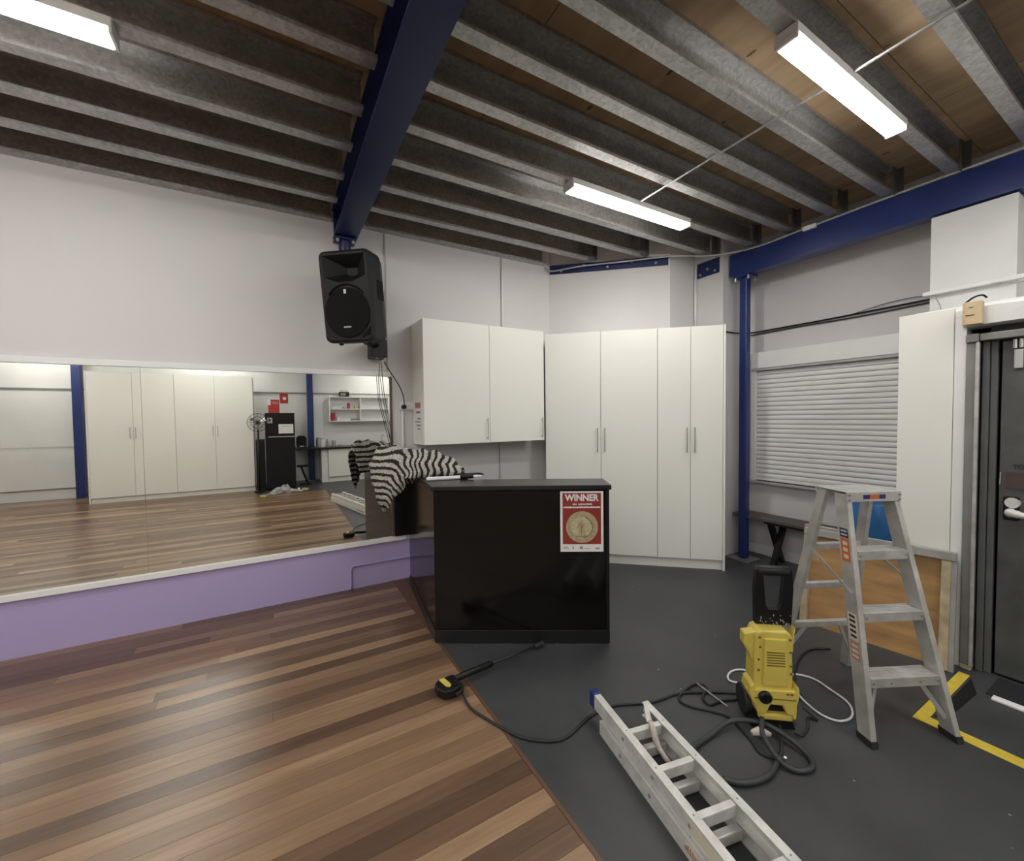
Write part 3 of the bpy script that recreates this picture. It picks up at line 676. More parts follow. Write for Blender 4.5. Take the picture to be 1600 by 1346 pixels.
# ---------------------------------------------------------------- right wall: shutter, bench, cables
t = thing('roller_shutter', 'white closed roller shutter of the servery in the right wall', 'shutter', (4.60, 2.0, .82))
ys0, ys1 = 1.10, 2.585
B().box(4.53, 4.649, ys0-.04, ys1+.03, 2.045, 2.215).build('hood', 'white', t, bevel=.004, world=True)
B().box(4.535, 4.56, ys0-.04, ys1+.03, 2.020, 2.043).build('hood_lip', 'cablegrey', t, world=True)
for y in (ys1-.005, ys0-.05): B().box(4.56, 4.649, y, y+.055, .825, 2.019).build('guide', 'white', t, bevel=.003, world=True)
ns = 24; ph = (2.02-.865)/ns; sl = None
for k in range(ns):
    if sl is None:
        z = ph; prf = [(0, .0015), (-.004, .004), (-.009, z*.3), (-.010, z*.55), (-.008, z*.8), (-.002, z-.003), (.006, z-.002), (.006, .0015)]
        o = B().prism([(4.588+a-4.60, b) for a, b in prf], -0.0, 1.0, 'xz')
        o = None
        sb = B(); n_ = len(prf)
        sb.add([(a-.012, ys0+.005-2.0, b) for a, b in prf]+[(a-.012, ys1-.007-2.0, b) for a, b in prf], [tuple(range(n_-1, -1, -1)), tuple(range(n_, 2*n_))]+[(i, (i+1) % n_, n_+(i+1) % n_, n_+i) for i in range(n_)])
        sl = sb.build('slat', 'white', t); sl.location = (0, 0, .045)
    else:
        c = sl.copy(); COL.objects.link(c); c.parent = t; c.location = (0, 0, .045+k*ph)
B().box(4.575, 4.60, ys0+.005, ys1-.007, .835, .864).build('bottom_bar', 'white', t, bevel=.003, world=True)
B().box(4.55, 4.649, ys0-.04, ys1+.06, .80, .823).build('sill', 'cablegrey', t, bevel=.003, world=True)
t = thing('wall_cable_run', 'pair of black cables running along the wall above the shutter', 'cable', (4.64, 2.0, 2.46))
B().tube(curve_pts([(4.20, 2.71, 2.44), (4.45, 2.70, 2.44), (4.60, 2.62, 2.45), (4.632, 2.4, 2.455), (4.632, 1.9, 2.455), (4.632, 1.45, 2.462), (4.632, 1.145, 2.468)], 6), .008, 6).build('cable', 'black', t, smooth=True, world=True)
B().tube(curve_pts([(4.632, 2.68, 2.43), (4.635, 2.2, 2.435), (4.635, 1.7, 2.43), (4.635, 1.145, 2.445)], 6), .006, 6).build('cable', 'rubber', t, smooth=True, world=True)
B().tube(curve_pts([(4.63, 1.75, 2.46), (4.63, 1.5, 2.50), (4.63, 1.3, 2.505), (4.63, 1.15, 2.47)], 6), .003, 6).build('loose_wire', 'black', t, smooth=True, world=True)
t = thing('cable_conduit', 'white dusty conduit across the white wall block above the door', 'conduit', (4.25, .9, 2.42))
B().box(4.235, 4.284, .58, 1.165, 2.418, 2.446).build('channel', 'white', t, bevel=.004, world=True)
B().tube(curve_pts([(4.26, 1.11, 2.418), (4.24, 1.07, 2.33), (4.24, 1.05, 2.2)], 5), .003, 5).build('wire', 'cablegrey', t, world=True)
B().tube(curve_pts([(4.23, .82, 2.42), (4.225, .70, 2.39), (4.225, .60, 2.40)], 5), .003, 5).build('wire', 'cablegrey', t, world=True)
t = thing('bench', 'dark timber bench with black crossed legs under the roller shutter', 'bench', (4.46, 2.0, 0))
for k in range(3): B().box(4.34+.088*k, 4.34+.088*k+.084, 1.36, 2.70, .445, .475).build('plank', 'benchtop', t, bevel=.003, world=True)
for y in (2.28, 1.55):
    q = B(); q.bar((4.36, y, .0), (4.58, y, .444), .05, .045, up=(0, 1, 0)); q.bar((4.58, y+.03, 0), (4.36, y+.03, .444), .05, .045, up=(0, 1, 0)); q.build('cross_leg', 'black', t, world=True)
B().box(4.34, 4.60, 1.50, 2.36, .425, .444).build('rail', 'black', t, world=True)
# blue bag on the bench end
q = B(); n1, n2 = 26, 18
for i in range(n1+1):
    a = 2*math.pi*i/n1
    for j in range(n2+1):
        f = j/n2; z = .477+.32*f
        k = 1.0-.22*f*f; sq = (abs(math.cos(a))**4+abs(math.sin(a))**4)**-.25
        wv = 1+.07*math.sin(a*5+f*4)+.05*math.sin(a*9-f*7)
        q.v.append((4.445+.10*math.cos(a)*sq*k*wv, 1.515+.175*math.sin(a)*sq*k*wv, z+.02*math.sin(a*3)*f))
for i in range(n1):
    for j in range(n2): a_ = i*(n2+1)+j; q.f.append((a_, a_+1, a_+n2+2, a_+n2+1))
ci = len(q.v); q.v.append((4.445, 1.515, .76))
for i in range(n1): q.f.append((i*(n2+1)+n2, ci, (i+1)*(n2+1)+n2))
tag(q.build('blue_bag', 'bluebag', smooth=True), 'bright blue plastic sack standing behind the stepladder', 'sack')
B().box(XR-.012, XR-.001, 1.1, P3.y, 0, .10).build('baseboard_right', 'white', kind='structure')

# ---------------------------------------------------------------- door bay at the right
B().box(3.60, XR, 1.02, 1.095, 0, 2.165).build('wall_bay_side', 'wall_white', kind='structure')
B().box(3.60, 3.70, .79, 1.02, 0, 2.165).build('wall_bay_front', 'wall_white', kind='structure')
B().box(3.60, XR, -2.2, 1.02, 2.165, 2.185).build('ceiling_bay', 'wall_white', kind='structure')
B().box(3.66, 3.76, -2.2, .79, 2.045, 2.165).build('wall_bay_lintel', 'framegrey', kind='structure')
B().box(3.60, 3.70, -2.2, -.30, 0, 2.045).build('wall_bay_end', 'wall_white', kind='structure')
B().box(3.70, XR, -2.2, -2.1, 0, 2.165).build('wall_bay_back', 'wall_white', kind='structure')
tag(B().box(3.575, 3.599, .838, 1.093, .012, 2.178).build('cream_panel', 'lam', bevel=.002), 'tall cream panel between the roller shutter and grey door', 'panel')
tag(B().box(3.578, 3.599, .785, .836, .0, 2.16).build('trim_3', 'white', bevel=.003), 'white vertical trim beside the grey door frame', 'trim'); bpy.data.objects['trim_3']['kind'] = 'structure'
q = B(); nn = 24
for i in range(nn+1):
    y = .80-3.0*i/nn; r_ = random.Random(i); w = r_.uniform(-.006, .006)
    for (x, z) in ((3.555+w, 2.052+r_.uniform(-.006, .006)), (3.550+w, 2.155+r_.uniform(-.006, .006)), (3.60, 2.172+w), (3.659, 2.172), (3.659, 2.05)): q.v.append((x, y, z))
for i in range(nn):
    for j in range(5): a_ = i*5; q.f.append((a_+j, a_+(j+1) % 5, a_+5+(j+1) % 5, a_+5+j))
q.f += [(0,1,2,3,4), tuple(nn*5+j for j in (4,3,2,1,0))]
o = q.build('trim_4', 'wall_white'); o['kind'] = 'structure'
t = thing('door_frame', 'grey steel door frame with a flat header rail', 'door frame', (3.60, .72, 0))
B().box(3.565, 3.645, .735, .783, .03, 1.955).build('post', 'framegrey', t, bevel=.004, world=True)
B().box(3.555, 3.575, .728, .745, .03, 1.955).build('post_bead', 'alu', t, bevel=.004, world=True)
B().box(3.55, 3.65, .732, .785, 1.957, 2.005).build('header_cap', 'framegrey', t, bevel=.004, world=True)
B().box(3.56, 3.65, -.30, .730, 1.962, 2.003).build('header', 'framegrey', t, bevel=.004, world=True)
B().box(3.64, 3.659, -.30, .70, 2.006, 2.044).build('black_slot', 'black', t, world=True)  # black strip forming the slot between header and lintel
B().box(3.565, 3.64, .735, .783, 0, .029).build('post_foot', 'timber', t, bevel=.004, world=True)
for k, (x, y) in enumerate(((3.605, .698), (3.622, .668))): B().box(x, 3.66, y, y+.028, .002, 1.960).build('jamb_step', 'jamb', t, bevel=.003, world=True)
t = thing('grey_door', 'scuffed dark grey steel door with a silver lever handle', 'door', (3.64, .2, 0))
B().box(3.635, 3.68, -.295, .655, .015, 1.955).build('leaf', 'doorgrey', t, bevel=.002, world=True)
hd = B().lathe([(.028, 3.605), (.030, 3.612), (.030, 3.634)], c=(0, .60, 1.03), axis='x', n=18).build('lock_cylinder', 'ladder_white', t, world=True)
B().tube(curve_pts([(3.60, .605, .975), (3.585, .59, .975), (3.583, .55, .968), (3.585, .50, .96)], 6), [.026]*4+[.022]*6+[.018]*9, 10).build('lever', 'ladder_white', t, smooth=True, world=True)
B().box(3.612, 3.634, .575, .635, .93, 1.065).build('backplate', 'black', t, bevel=.008, world=True)
B().box(3.618, 3.634, .575, .61, 1.79, 1.90).build('bolt_case', 'steel', t, bevel=.004, world=True)
q = B().tube([(3.615, .605, 1.905), (3.615, .605, 1.955)], .010, 8); q.tube([(3.615, .582, 1.905), (3.615, .582, 1.955)], .010, 8); q.build('bolt_shoot', 'steel', t, world=True)
B().box(3.630, 3.6345, .44, .628, 1.11, 1.205).build('sign_plate', 'plate', t, world=True)
text('lettering', 'TOILET', .036, 'textdark', t, (3.632-3.64, .605-.2, 1.235), (math.pi/2, 0, -math.pi/2), bold=.001, align='LEFT', sx=.85)
B().tube([(3.625, .648, 1.20), (3.622, .650, 1.13)], .004, 6).build('latch_pin', 'steel', t, world=True)
t = thing('door_threshold', 'dark floor plate with white nosing strip before the grey door', 'threshold', (3.48, .15, 0))
B().box(3.345, 3.60, -.3, .63, 0.0005, .007).build('plate', 'rubber', t, world=True)
B().box(3.295, 3.344, -.3, .603, .0005, .014).build('nosing', 'white', t, bevel=.004, world=True)
# beige sensor box above door
t = thing('sensor_box', 'beige plastic box fixed on the white lintel by the door', 'sensor', (3.50, .75, 2.05))
B().prism([(3.549, .712), (3.505, .712), (3.497, .73), (3.497, .775), (3.505, .79), (3.549, .79)], 2.055, 2.185).build('case', 'beige', t, world=True, bevel=.003)
B().box(3.4955, 3.497, .74, .775, 2.105, 2.110).build('slot', 'textdark', t, world=True); B().box(3.4955, 3.497, .745, .762, 2.150, 2.154).build('slot', 'textdark', t, world=True)
B().tube(curve_pts([(3.52, .78, 2.187), (3.51, .745, 2.21), (3.515, .715, 2.215), (3.53, .70, 2.20)], 5), .005, 6).build('wire', 'black', t, world=True)
B().box(3.545, 3.552, .79, .82, 2.115, 2.135).build('cable_clip', 'white', t, world=True)

# ---------------------------------------------------------------- floor tape
tag(B().box(2.775, 3.50, .722, .769, .0005, .0022).build('floor_tape', 'yelltape'), 'short yellow floor tape strip ending at the door frame', 'tape', 'yellow floor tape')
tag(B().box(2.775, 2.845, -3.2, .7215, .0005, .0022).build('floor_tape', 'yelltape'), 'long yellow floor tape strip running along the front of the door', 'tape', 'yellow floor tape')
tag(B().prism([(2.87, .712), (3.47, .712), (3.30, .655), (3.02, .668), (2.90, .690)], .0006, .0022).build('floor_tape', 'black'), 'flat black patch inside the yellow tape corner', 'tape')  # thin black patch laid on the floor within the tape corner

# ---------------------------------------------------------------- plywood tray board leaning by the bay
pb0 = Vector((3.345, 1.545, 0)); pb1 = Vector((3.440, .815, 0)); dl = pb1-pb0; LB = dl.length
t = thing('plywood_board', 'orange plywood board with timber rim leaning against the bay', 'board', tuple(pb0), math.atan2(dl.y, dl.x), rxx=R(-7))
HB = .655
B().box(.0, LB, .035, .047, .004, HB).build('panel', 'ply', t)
B().box(-.012, .028, -.01, .034, .004, HB).build('side_rim', 'timber', t, bevel=.003)
B().box(LB-.03, LB+.012, -.01, .034, .004, HB).build('side_rim', 'timber', t, bevel=.003)
B().box(-.012, LB+.03, -.015, .047, HB+.001, HB+.05).build('top_rim', 'greytimber', t, bevel=.003)
B().box(LB+.013, LB+.035, -.005, .045, .004, HB).build('edge_strip', 'greytimber', t)
tag(B().prism([(3.535, 1.36), (3.57, 1.36), (3.57, 1.60), (3.535, 1.62)], .0, .70).build('timber_offcut', 'greytimber', bevel=.004), 'grey painted timber offcut standing behind the plywood board', 'timber')

# ---------------------------------------------------------------- stepladder
t = thing('stepladder', 'aluminium stepladder standing open in front of the plywood board', 'stepladder', (2.345, .784, 0), math.atan2(-.4472, .8944))
HT = 1.14; kf = .25/HT
def fpt(z, side):  # outer front stile edge
    ins = .085*z/HT
    return ((ins if side < 0 else .45-ins), kf*z)
for side in (-1, 1):
    x0, y0 = fpt(0.0, side); x1, y1 = fpt(HT-.005, side); s = 1 if side < 0 else -1
    w = .028; dpt = .075
    q = B(); q.hexa([(x0, y0, .0), (x0+s*w, y0, .0), (x0+s*w, y0+dpt, .012), (x0, y0+dpt, .012), (x1, y1, HT-.005), (x1+s*w, y1, HT-.005), (x1+s*w, y1+dpt, HT-.005), (x1, y1+dpt, HT-.005)])
    o = q.build('front_stile', 'alu2', t, bevel=.003)
    q = B(); q.hexa([(x0-s*.003, y0-.003, .0), (x0+s*(w+.003), y0-.003, .0), (x0+s*(w+.003), y0+dpt+.003, .0), (x0-s*.003, y0+dpt+.003, .0), (x0-s*.001, y0-.003+kf*.03, .03), (x0+s*(w+.004), y0-.003+kf*.03, .03), (x0+s*(w+.004), y0+dpt+.003+kf*.03, .03), (x0-s*.001, y0+dpt+.003+kf*.03, .03)])
    q.build('rubber_foot', 'rubber', o)
    xb0, yb0 = (-.005 if side < 0 else .455), .60; xb1, yb1 = (.085 if side < 0 else .365), .375
    q = B(); q.hexa([(xb0, yb0, 0), (xb0+s*.026, yb0, 0), (xb0+s*.026, yb0+.055, 0), (xb0, yb0+.055, 0), (xb1, yb1, HT+.0), (xb1+s*.026, yb1, HT+.0), (xb1+s*.026, yb1+.055, HT+.0), (xb1, yb1+.055, HT+.0)])
    q.build('rear_stile', 'alu2', t, bevel=.003)
    q = B(); z1 = .655; z2 = .80
    q.bar(((x0+(x1-x0)*.56)-s*.004, kf*z1+.02, z1), ((xb0+(xb1-xb0)*.70)-s*.004, yb0+(yb1-yb0)*.70, z2), .004, .014, up=(0, 0, 1)); q.build('spreader', 'alu', t)
    q = B(); q.bar((x0+s*.034+.0, kf*.08+.03, .09), (.225-side*-.0-s*.10, kf*.26+.05, .262), .008, .02, up=(0, 0, 1)); q.build('brace', 'alu2', t)
    q = B(); q.bar((xb0+s*.03, yb0-.01, .12), (.225-s*.10, yb0-.05, .30), .008, .018); q.build('brace', 'alu2', t)
for i, z in enumerate((.288, .573, .857)):
    xa, ya = fpt(z, -1); xb, yb = fpt(z, 1)
    q = B(); q.box(xa+.029, xb-.029, ya-.002, ya+.012, z-.045, z); q.box(xa+.029, xb-.029, ya+.012, ya+.088, z-.006, z)
    for g in range(4): q.box(xa+.029, xb-.029, ya+.016+g*.018, ya+.024+g*.018, z, z+.003)
    o = q.build('tread', 'alu', t, bevel=.0015)
    qq = B()
    for xr in ((xa+.04, xb-.04) if i else (xa+.04, xb-.04, xa+.13, xb-.13)): qq.lathe([(.005, ya-.005), (.005, ya-.002)], c=(xr, 0, z-.024), axis='y', n=8)
    qq.build('rivet', 'framegrey', o)
q = B(); q.box(.078, .372, .236, .248, HT-.045, HT+.008); q.box(.078, .372, .248, .432, HT+.001, HT+.008); q.box(.078, .372, .432, .442, HT-.03, HT+.008)
cp = q.build('top_cap', 'alu', t, bevel=.004)
st = B().box(.165, .285, .2352, .236, HT-.030, HT-.008).build('sticker', 'navy', t); B().box(.20, .25, .2346, .2352, HT-.029, HT-.009).build('sticker_panel', 'orange', st)
qq = B()
for xr in (.09, .36): qq.lathe([(.005, .231), (.005, .236)], c=(xr, 0, HT-.01), axis='y', n=8); qq.lathe([(.005, .231), (.005, .236)], c=(xr, 0, HT-.035), axis='y', n=8)
qq.build('rivet', 'framegrey', cp)
for z in (.30, .555, .80):
    f = z/HT; xa = -.005+.09*f+.02; xb = .455-.09*f-.02; y = .60-.225*f+.022
    B().bar((xa, y, z), (xb, y, z), .030, .036).build('rear_rung', 'alu', t, bevel=.004)
def stile_sticker(z0, z1, m, nm, extra=None):
    x0, y0 = fpt(z0, -1); x1, y1 = fpt(z1, -1); q = B()
    d = .0012
    q.hexa([(x0-d, y0+.014, z0), (x0, y0+.014, z0), (x0, y0+.062, z0), (x0-d, y0+.062, z0), (x1-d, y1+.014, z1), (x1, y1+.014, z1), (x1, y1+.062, z1), (x1-d, y1+.062, z1)])
    return q.build(nm, m, t)
stile_sticker(.915, .96, 'navy', 'sticker'); stile_sticker(.80, .912, 'orange', 'sticker')
stile_sticker(.44, .56, 'creamprint', 'sticker'); stile_sticker(.35, .435, 'inkred', 'sticker')
def stile_print(z0, z1, m, ya, yb):
    x0, y0 = fpt(z0, -1); x1, y1 = fpt(z1, -1); d = .0018; e = .0012; q = B()
    q.hexa([(x0-d, y0+ya, z0), (x0-e, y0+ya, z0), (x0-e, y0+yb, z0), (x0-d, y0+yb, z0), (x1-d, y1+ya, z1), (x1-e, y1+ya, z1), (x1-e, y1+yb, z1), (x1-d, y1+yb, z1)])
    return q.build('sticker_print', m, t)
for z in (.815, .848, .878): stile_print(z, z+.018, 'creamprint', .024, .05)
for z in (.925, .943): stile_print(z, z+.008, 'creamprint', .02, .055)
for z in (.45, .473, .496, .519, .540): stile_print(z, z+.012, 'textdark', .022, .055)
for z in (.362, .385, .408): stile_print(z, z+.010, 'creamprint', .022, .055)

# ---------------------------------------------------------------- extension ladder on the floor
ax = Vector((-.205, -.9788, 0)).normalized(); rz_ = math.atan2(ax.y, ax.x)-math.pi/2   # local +y along the ladder towards the viewer
t = thing('extension_ladder', 'aluminium extension ladder lying flat on the floor with a blue end cap', 'ladder', (1.468, 1.50, 0), rz_)
# local x: to the left as seen (world -x side); y: along towards viewer
LL = 2.2
def channel(q, x, y0, y1, z0, z1, w, op):
    q.box(x-w/2, x+w/2, y0, y1, z1-.006, z1); q.box(x-w/2, x+w/2, y0, y1, z0, z0+.006)
    xx_ = x+op*(w/2-.003); q.box(xx_-.003, xx_+.003, y0, y1, z0+.006, z1-.006)
for nm, x, y0, z0, z1, op in (('stile', .098, -.065, .072, .140, 1), ('stile', -.098, .075, .072, .140, -1), ('base_stile', .112, .03, .0, .066, 1), ('base_stile', -.112, .10, .0, .066, -1)):
    q = B(); channel(q, x, y0, LL, z0, z1, .034, op); o = q.build(nm, 'ladder_white', t)
    qq = B()
    for k in range(10):
        yk = .21+.207*k
        qq.lathe([(.009, x+op*.0175), (.007, x+op*.020)], c=(0, yk, (z0+z1)/2), axis='x', n=8)
        qq.lathe([(.0035, z1), (.0035, z1+.0012)], c=(x, yk, 0), axis='z', n=6)
    qq.build('rivet', 'framegrey', o)
for k in range(10):
    yk = .21+.207*k
    B().box(-.081, .081, yk-.014, yk+.014, .088, .134).build('rung', 'ladder_white', t, bevel=.004)
    B().box(-.095, .095, yk+.0, yk+.03, .012, .055).build('base_rung', 'ladder_white', t, bevel=.004)
B().box(.076, .122, -.085, -.045, .068, .146).build('end_cap', 'bluecol', t, bevel=.006)
q = B(); q.bar((-.092, .09, .143), (-.030, .20, .143), .022, .006); q.bar((-.085, .09, .12), (-.06, .21, .085), .010, .03); q.build('latch_strap', 'ladder_white', t)
B().tube(curve_pts([(-.028, .21, .15), (-.02, .24, .145), (-.018, .27, .10), (-.035, .315, .055), (-.062, .35, .03)], 5), [.010]*5+[.014]*6+[.011]*6+[.006]*4, 8).build('latch_hook', 'tapeend', t, smooth=True)
B().box(.1295, .1305, .62, .95, .015, .055).build('warning_label', 'creamprint', t); B().box(.1155, .1165, .62, .98, .085, .128).build('warning_label', 'creamprint', t)
q = B(); rnd = random.Random(4)
for i in range(26): y = .63+.012*i; q.box(.1305, .1309, y, y+.008, .02+.004*rnd.random(), .05-.006*rnd.random())
q.build('label_print', 'inkred', t)

# ---------------------------------------------------------------- pressure washer
fx = Vector((2.078, 1.09, 0)); ro = fx+Vector((.62, .7846, 0))*.12
t = thing('pressure_washer', 'yellow upright pressure washer with black handle standing on the dark floor', 'pressure washer', (ro.x, ro.y, 0), math.atan2(-.62, .7846))
t.scale = (1, 1, .965)
up = [(-.078, .20), (.104, .20), (.098, .47), (.092, .492), (.070, .505), (-.040, .505), (-.062, .494), (-.070, .47)]
B().prism(up, -.115, -.005, 'xz').build('upper_housing', 'yellow', t, bevel=.012, seg=3)
B().prism([(-.036, .225), (.074, .225), (.070, .468), (-.034, .468)], -.124, -.113, 'xz').build('front_cover', 'yellow', t, bevel=.004)
for k in range(6): B().box(-.022, .060, -.1262, -.1235, .330+.0135*k, .335+.0135*k).build('vent_slot', 'vent', t)
B().prism([(-.071, .345), (-.062, .49), (-.118, .478), (-.120, .425), (-.098, .385), (-.082, .34)], -.10, -.045, 'xz').build('gun_holder', 'yellow', t, bevel=.006)
B().prism([(.099, .36), (.118, .385), (.122, .46), (.128, .505), (.121, .515), (.114, .465), (.099, .455)], -.08, -.03, 'xz').build('cable_hook', 'yellow', t, bevel=.005)
sk = [(-.105, .185), (-.098, .225), (-.080, .240), (-.078, .212), (.104, .212), (.106, .250), (.122, .225), (.124, .19), (.112, .135), (.110, .075), (.098, .062), (.090, .085), (.068, .090), (.048, .135), (-.008, .135), (-.028, .085), (-.066, .085), (-.070, .115), (-.092, .15)]
B().prism(sk, -.135, -.03, 'xz').build('lower_skirt', 'yellow', t, bevel=.006)
B().box(-.055, .098, -.128, -.02, .050, .082).build('front_lip', 'yellow', t, bevel=.008)
B().box(-.08, .105, -.137, -.1352, .165, .170).build('trim_line', 'vent', t)
B().lathe([(.030, -.1355), (.030, -.150), (.024, -.155)], c=(-.036, 0, .178), axis='y', n=20).build('knob', 'black', t)
B().box(-.040, -.032, -.162, -.1555, .155, .200).build('knob_grip', 'black', t, bevel=.002)
B().box(-.065, .09, -.10, .02, .012, .20).build('motor_block', 'black', t, bevel=.01)
B().prism([(-.09, 0), (.118, 0), (.10, .05), (-.075, .05)], -.115, .03, 'xz').build('base', 'black', t, bevel=.006)
for s, x in ((-1, -.125), (1, .115)):
    B().lathe([(.030, 0), (.070, .002), (.074, .008), (.074, .030), (.068, .036), (.030, .036)], c=(x+.028 if s < 0 else x-.012, -.005, .075), axis='x', n=24).build('wheel', 'rubber', t)
rg = [(-.068+.024, .507), (.098+.024, .507), (.104+.026, .70), (.098+.026, .79), (.086+.026, .805), (-.056+.026, .805), (-.068+.026, .79), (-.074+.026, .70)]
bm = bmesh.new()
hol = [(x_+.025, z_) for x_, z_ in ((-.010, .585), (.040, .585), (.052, .61), (.064, .765), (-.034, .765), (-.022, .61))]
fr = []
for yv in (-.050, -.015):
    o1 = [bm.verts.new((x, yv, z)) for x, z in rg]; o2 = [bm.verts.new((x, yv, z)) for x, z in hol]; es = []
    for lp in (o1, o2):
        for j in range(len(lp)): es.append(bm.edges.new((lp[j], lp[(j+1) % len(lp)])))
    bmesh.ops.triangle_fill(bm, use_beauty=True, edges=es); fr.append((o1, o2))
for kk in (0, 1):
    n_ = len(fr[0][kk])
    for j in range(n_): bm.faces.new((fr[0][kk][j], fr[0][kk][(j+1) % n_], fr[1][kk][(j+1) % n_], fr[1][kk][j]))
bmesh.ops.recalc_face_normals(bm, faces=bm.faces)
me = bpy.data.meshes.new('handle'); bm.to_mesh(me); bm.free(); me.materials.append(MT['black'])
o = bpy.data.objects.new('handle', me); COL.objects.link(o); o.parent = t
B().tube([(-.034, -.0325, .79), (.112, -.0325, .79)], .022, 12).build('grip', 'rubber', t, smooth=True)
for x, z in ((-.052, .47), (-.050, .42), (-.056, .355), (-.056, .30), (.086, .465), (.088, .40), (.090, .33), (.092, .29)): B().lathe([(.006, -.118), (.006, -.1145)], c=(x, 0, z), axis='y', n=8).build('screw', 'vent', t)
q = B(); rnd = random.Random(9)
for i in range(26): x = rnd.uniform(-.04, .115); z = .002+rnd.uniform(.0, .05); q.box(x, x+.003, -.053, -.0505, .505+z, .505+z+rnd.uniform(.003, .012))
q.build('paint_splash', 'cablegrey', t, kind='stuff')
for x0, x1 in ((.062, .074), (.079, .094)): B().box(x0, x1, -.1362, -.1352, .191, .200).build('model_mark', 'vent', t)

# hoses and leads
def hose(ctrl, r, m, lab, nm='hose', cat='hose', n=8, z=None):
    pts = curve_pts([(p[0], p[1], (p[2] if len(p) > 2 else r+.001)) for p in ctrl], 7)
    o = B().tube(pts, r, n).build(nm, m, smooth=True); return tag(o, lab, cat)
hose([(1.545, 1.142), (1.62, 1.195), (1.77, 1.205), (1.93, 1.195, .03), (2.03, 1.10, .04), (2.05, .99, .03), (2.035, .90), (1.975, .868), (1.905, .90), (1.89, .965, .03), (1.95, 1.06, .05), (2.02, 1.10, .07)], .012, 'hose', 'thick grey garden hose looping from the washer to the ladder', 'water_hose')
hose([(1.90, .97, .013), (1.87, .955), (1.785, .942), (1.70, .955), (1.64, .985), (1.60, 1.03)], .012, 'hose', 'short thick grey hose end emerging beside the ladder', 'water_hose')
hose([(.862, 2.10, .03), (.862, 2.02), (.875, 1.93), (.97, 1.70), (1.06, 1.60), (1.17, 1.555), (1.36, 1.60), (1.52, 1.60), (1.72, 1.515), (1.90, 1.487), (2.05, 1.41), (2.17, 1.33), (2.20, 1.24, .05)], .0065, 'rubber', 'thin black high-pressure hose from the spray gun under the ladder to the washer', 'pressure_hose')
hose([(2.19, 1.31, .02), (2.13, 1.30), (2.05, 1.33), (1.97, 1.345), (1.99, 1.40), (2.08, 1.44), (2.06, 1.49), (1.95, 1.485), (1.865, 1.455), (1.87, 1.39), (1.94, 1.30), (1.97, 1.23), (1.92, 1.10), (1.88, 1.03), (1.92, .975), (2.00, 1.0, .02), (2.10, 1.06, .03)], .0065, 'rubber', 'black power lead coiled on the floor left of the washer', 'power_lead', 'cable')
hose([(2.30, 1.12, .05), (2.35, 1.16), (2.45, 1.13), (2.55, 1.21), (2.80, 1.31), (3.0, 1.33), (3.12, 1.27)], .0065, 'rubber', 'black lead running behind the washer under the stepladder', 'power_lead', 'cable')
hose([(2.30, 1.05, .05), (2.33, 1.0), (2.31, 1.03), (2.24, 1.0), (2.16, .985), (2.12, 1.0, .02)], .006, 'rubber', 'short black lead at the right wheel of the washer', 'power_lead', 'cable')
hose([(2.36, 1.34, .012), (2.42, 1.42), (2.36, 1.455), (2.29, 1.445), (2.25, 1.41), (2.28, 1.36), (2.26, 1.31, .02), (2.20, 1.28), (2.12, 1.245), (2.09, 1.20, .03), (2.11, 1.16, .05)], .0055, 'cablew', 'white power cord looping left of the washer', 'mains_cable', 'cable')
hose([(2.34, 1.14, .10), (2.50, 1.22, .02), (2.63, 1.25), (2.68, 1.17), (2.655, 1.08), (2.62, .99), (2.56, .94), (2.48, .92), (2.41, .945), (2.39, 1.01), (2.42, 1.09), (2.44, 1.15, .02), (2.36, 1.16, .06)], .0055, 'cablew', 'white power cord looping right of the washer to the stepladder', 'mains_cable', 'cable')
t = thing('hose_connector', 'torn grey tape on the hose joint before the washer', 'hose joint', (1.97, 1.06, .01))
B().tube([(-.05, .03, .035), (.0, .02, .03), (.03, -.01, .02)], [.012, .022, .010], 8).build('tape_wrap', 'tapeend', t, smooth=True)
B().tube([(-.06, -.10, .012), (-.075, -.125, .03), (-.08, -.13, .045)], .006, 6).build('metal_tip', 'steel', t)
tag(B().tube([(2.06, 1.488, .012), (2.03, 1.28, .012)], .004, 6).build('metal_rod', 'steel'), 'thin bare metal rod lying across the coiled black lead', 'rod')

# spray gun and lance
g0, g1 = Vector((.835, 2.16, .06)), Vector((1.525, 2.25, .028)); gd = (g1-g0).normalized()
t = thing('spray_gun', 'black and yellow pressure washer gun with lance across the floor edge', 'spray gun', (.80, 2.17, 0), math.atan2(gd.y, gd.x))
def gp(d, y=0.0, z=.055): return (d, y, z)
B().tube([(.06, 0, .055), (.10, 0, .055), (.30, 0, .048), (.315, 0, .047)], [.016, .019, .019, .014], 12).build('lance_grip', 'black', t, smooth=True)
B().tube([(.315, 0, .047), (.66, 0, .032)], .008, 10).build('lance_tube', 'rubber', t, smooth=True)
B().tube([(.655, 0, .032), (.675, 0, .031), (.70, 0, .030), (.725, 0, .029)], [.014, .018, .018, .020], 12).build('nozzle', 'rubber', t)
q = B()
pp = [(.075, .030), (.055, .045), (-.03, .045), (-.06, .025), (-.065, -.03), (-.045, -.075), (.01, -.09), (.05, -.08), (.07, -.03)]
q.prism(pp, .012, .062); q.build('gun_body', 'black', t, bevel=.010, seg=3)
B().prism([(-.028, .03), (.004, .03), (.010, -.045), (-.006, -.060), (-.022, -.045)], .0625, .070).build('yellow_insert', 'yellow', t, bevel=.003)
B().tube(curve_pts([(.045, -.02, .055), (.062, -.055, .05), (.045, -.10, .045), (.0, -.11, .045)], 4), .010, 8).build('trigger_guard', 'spk', t, smooth=True)

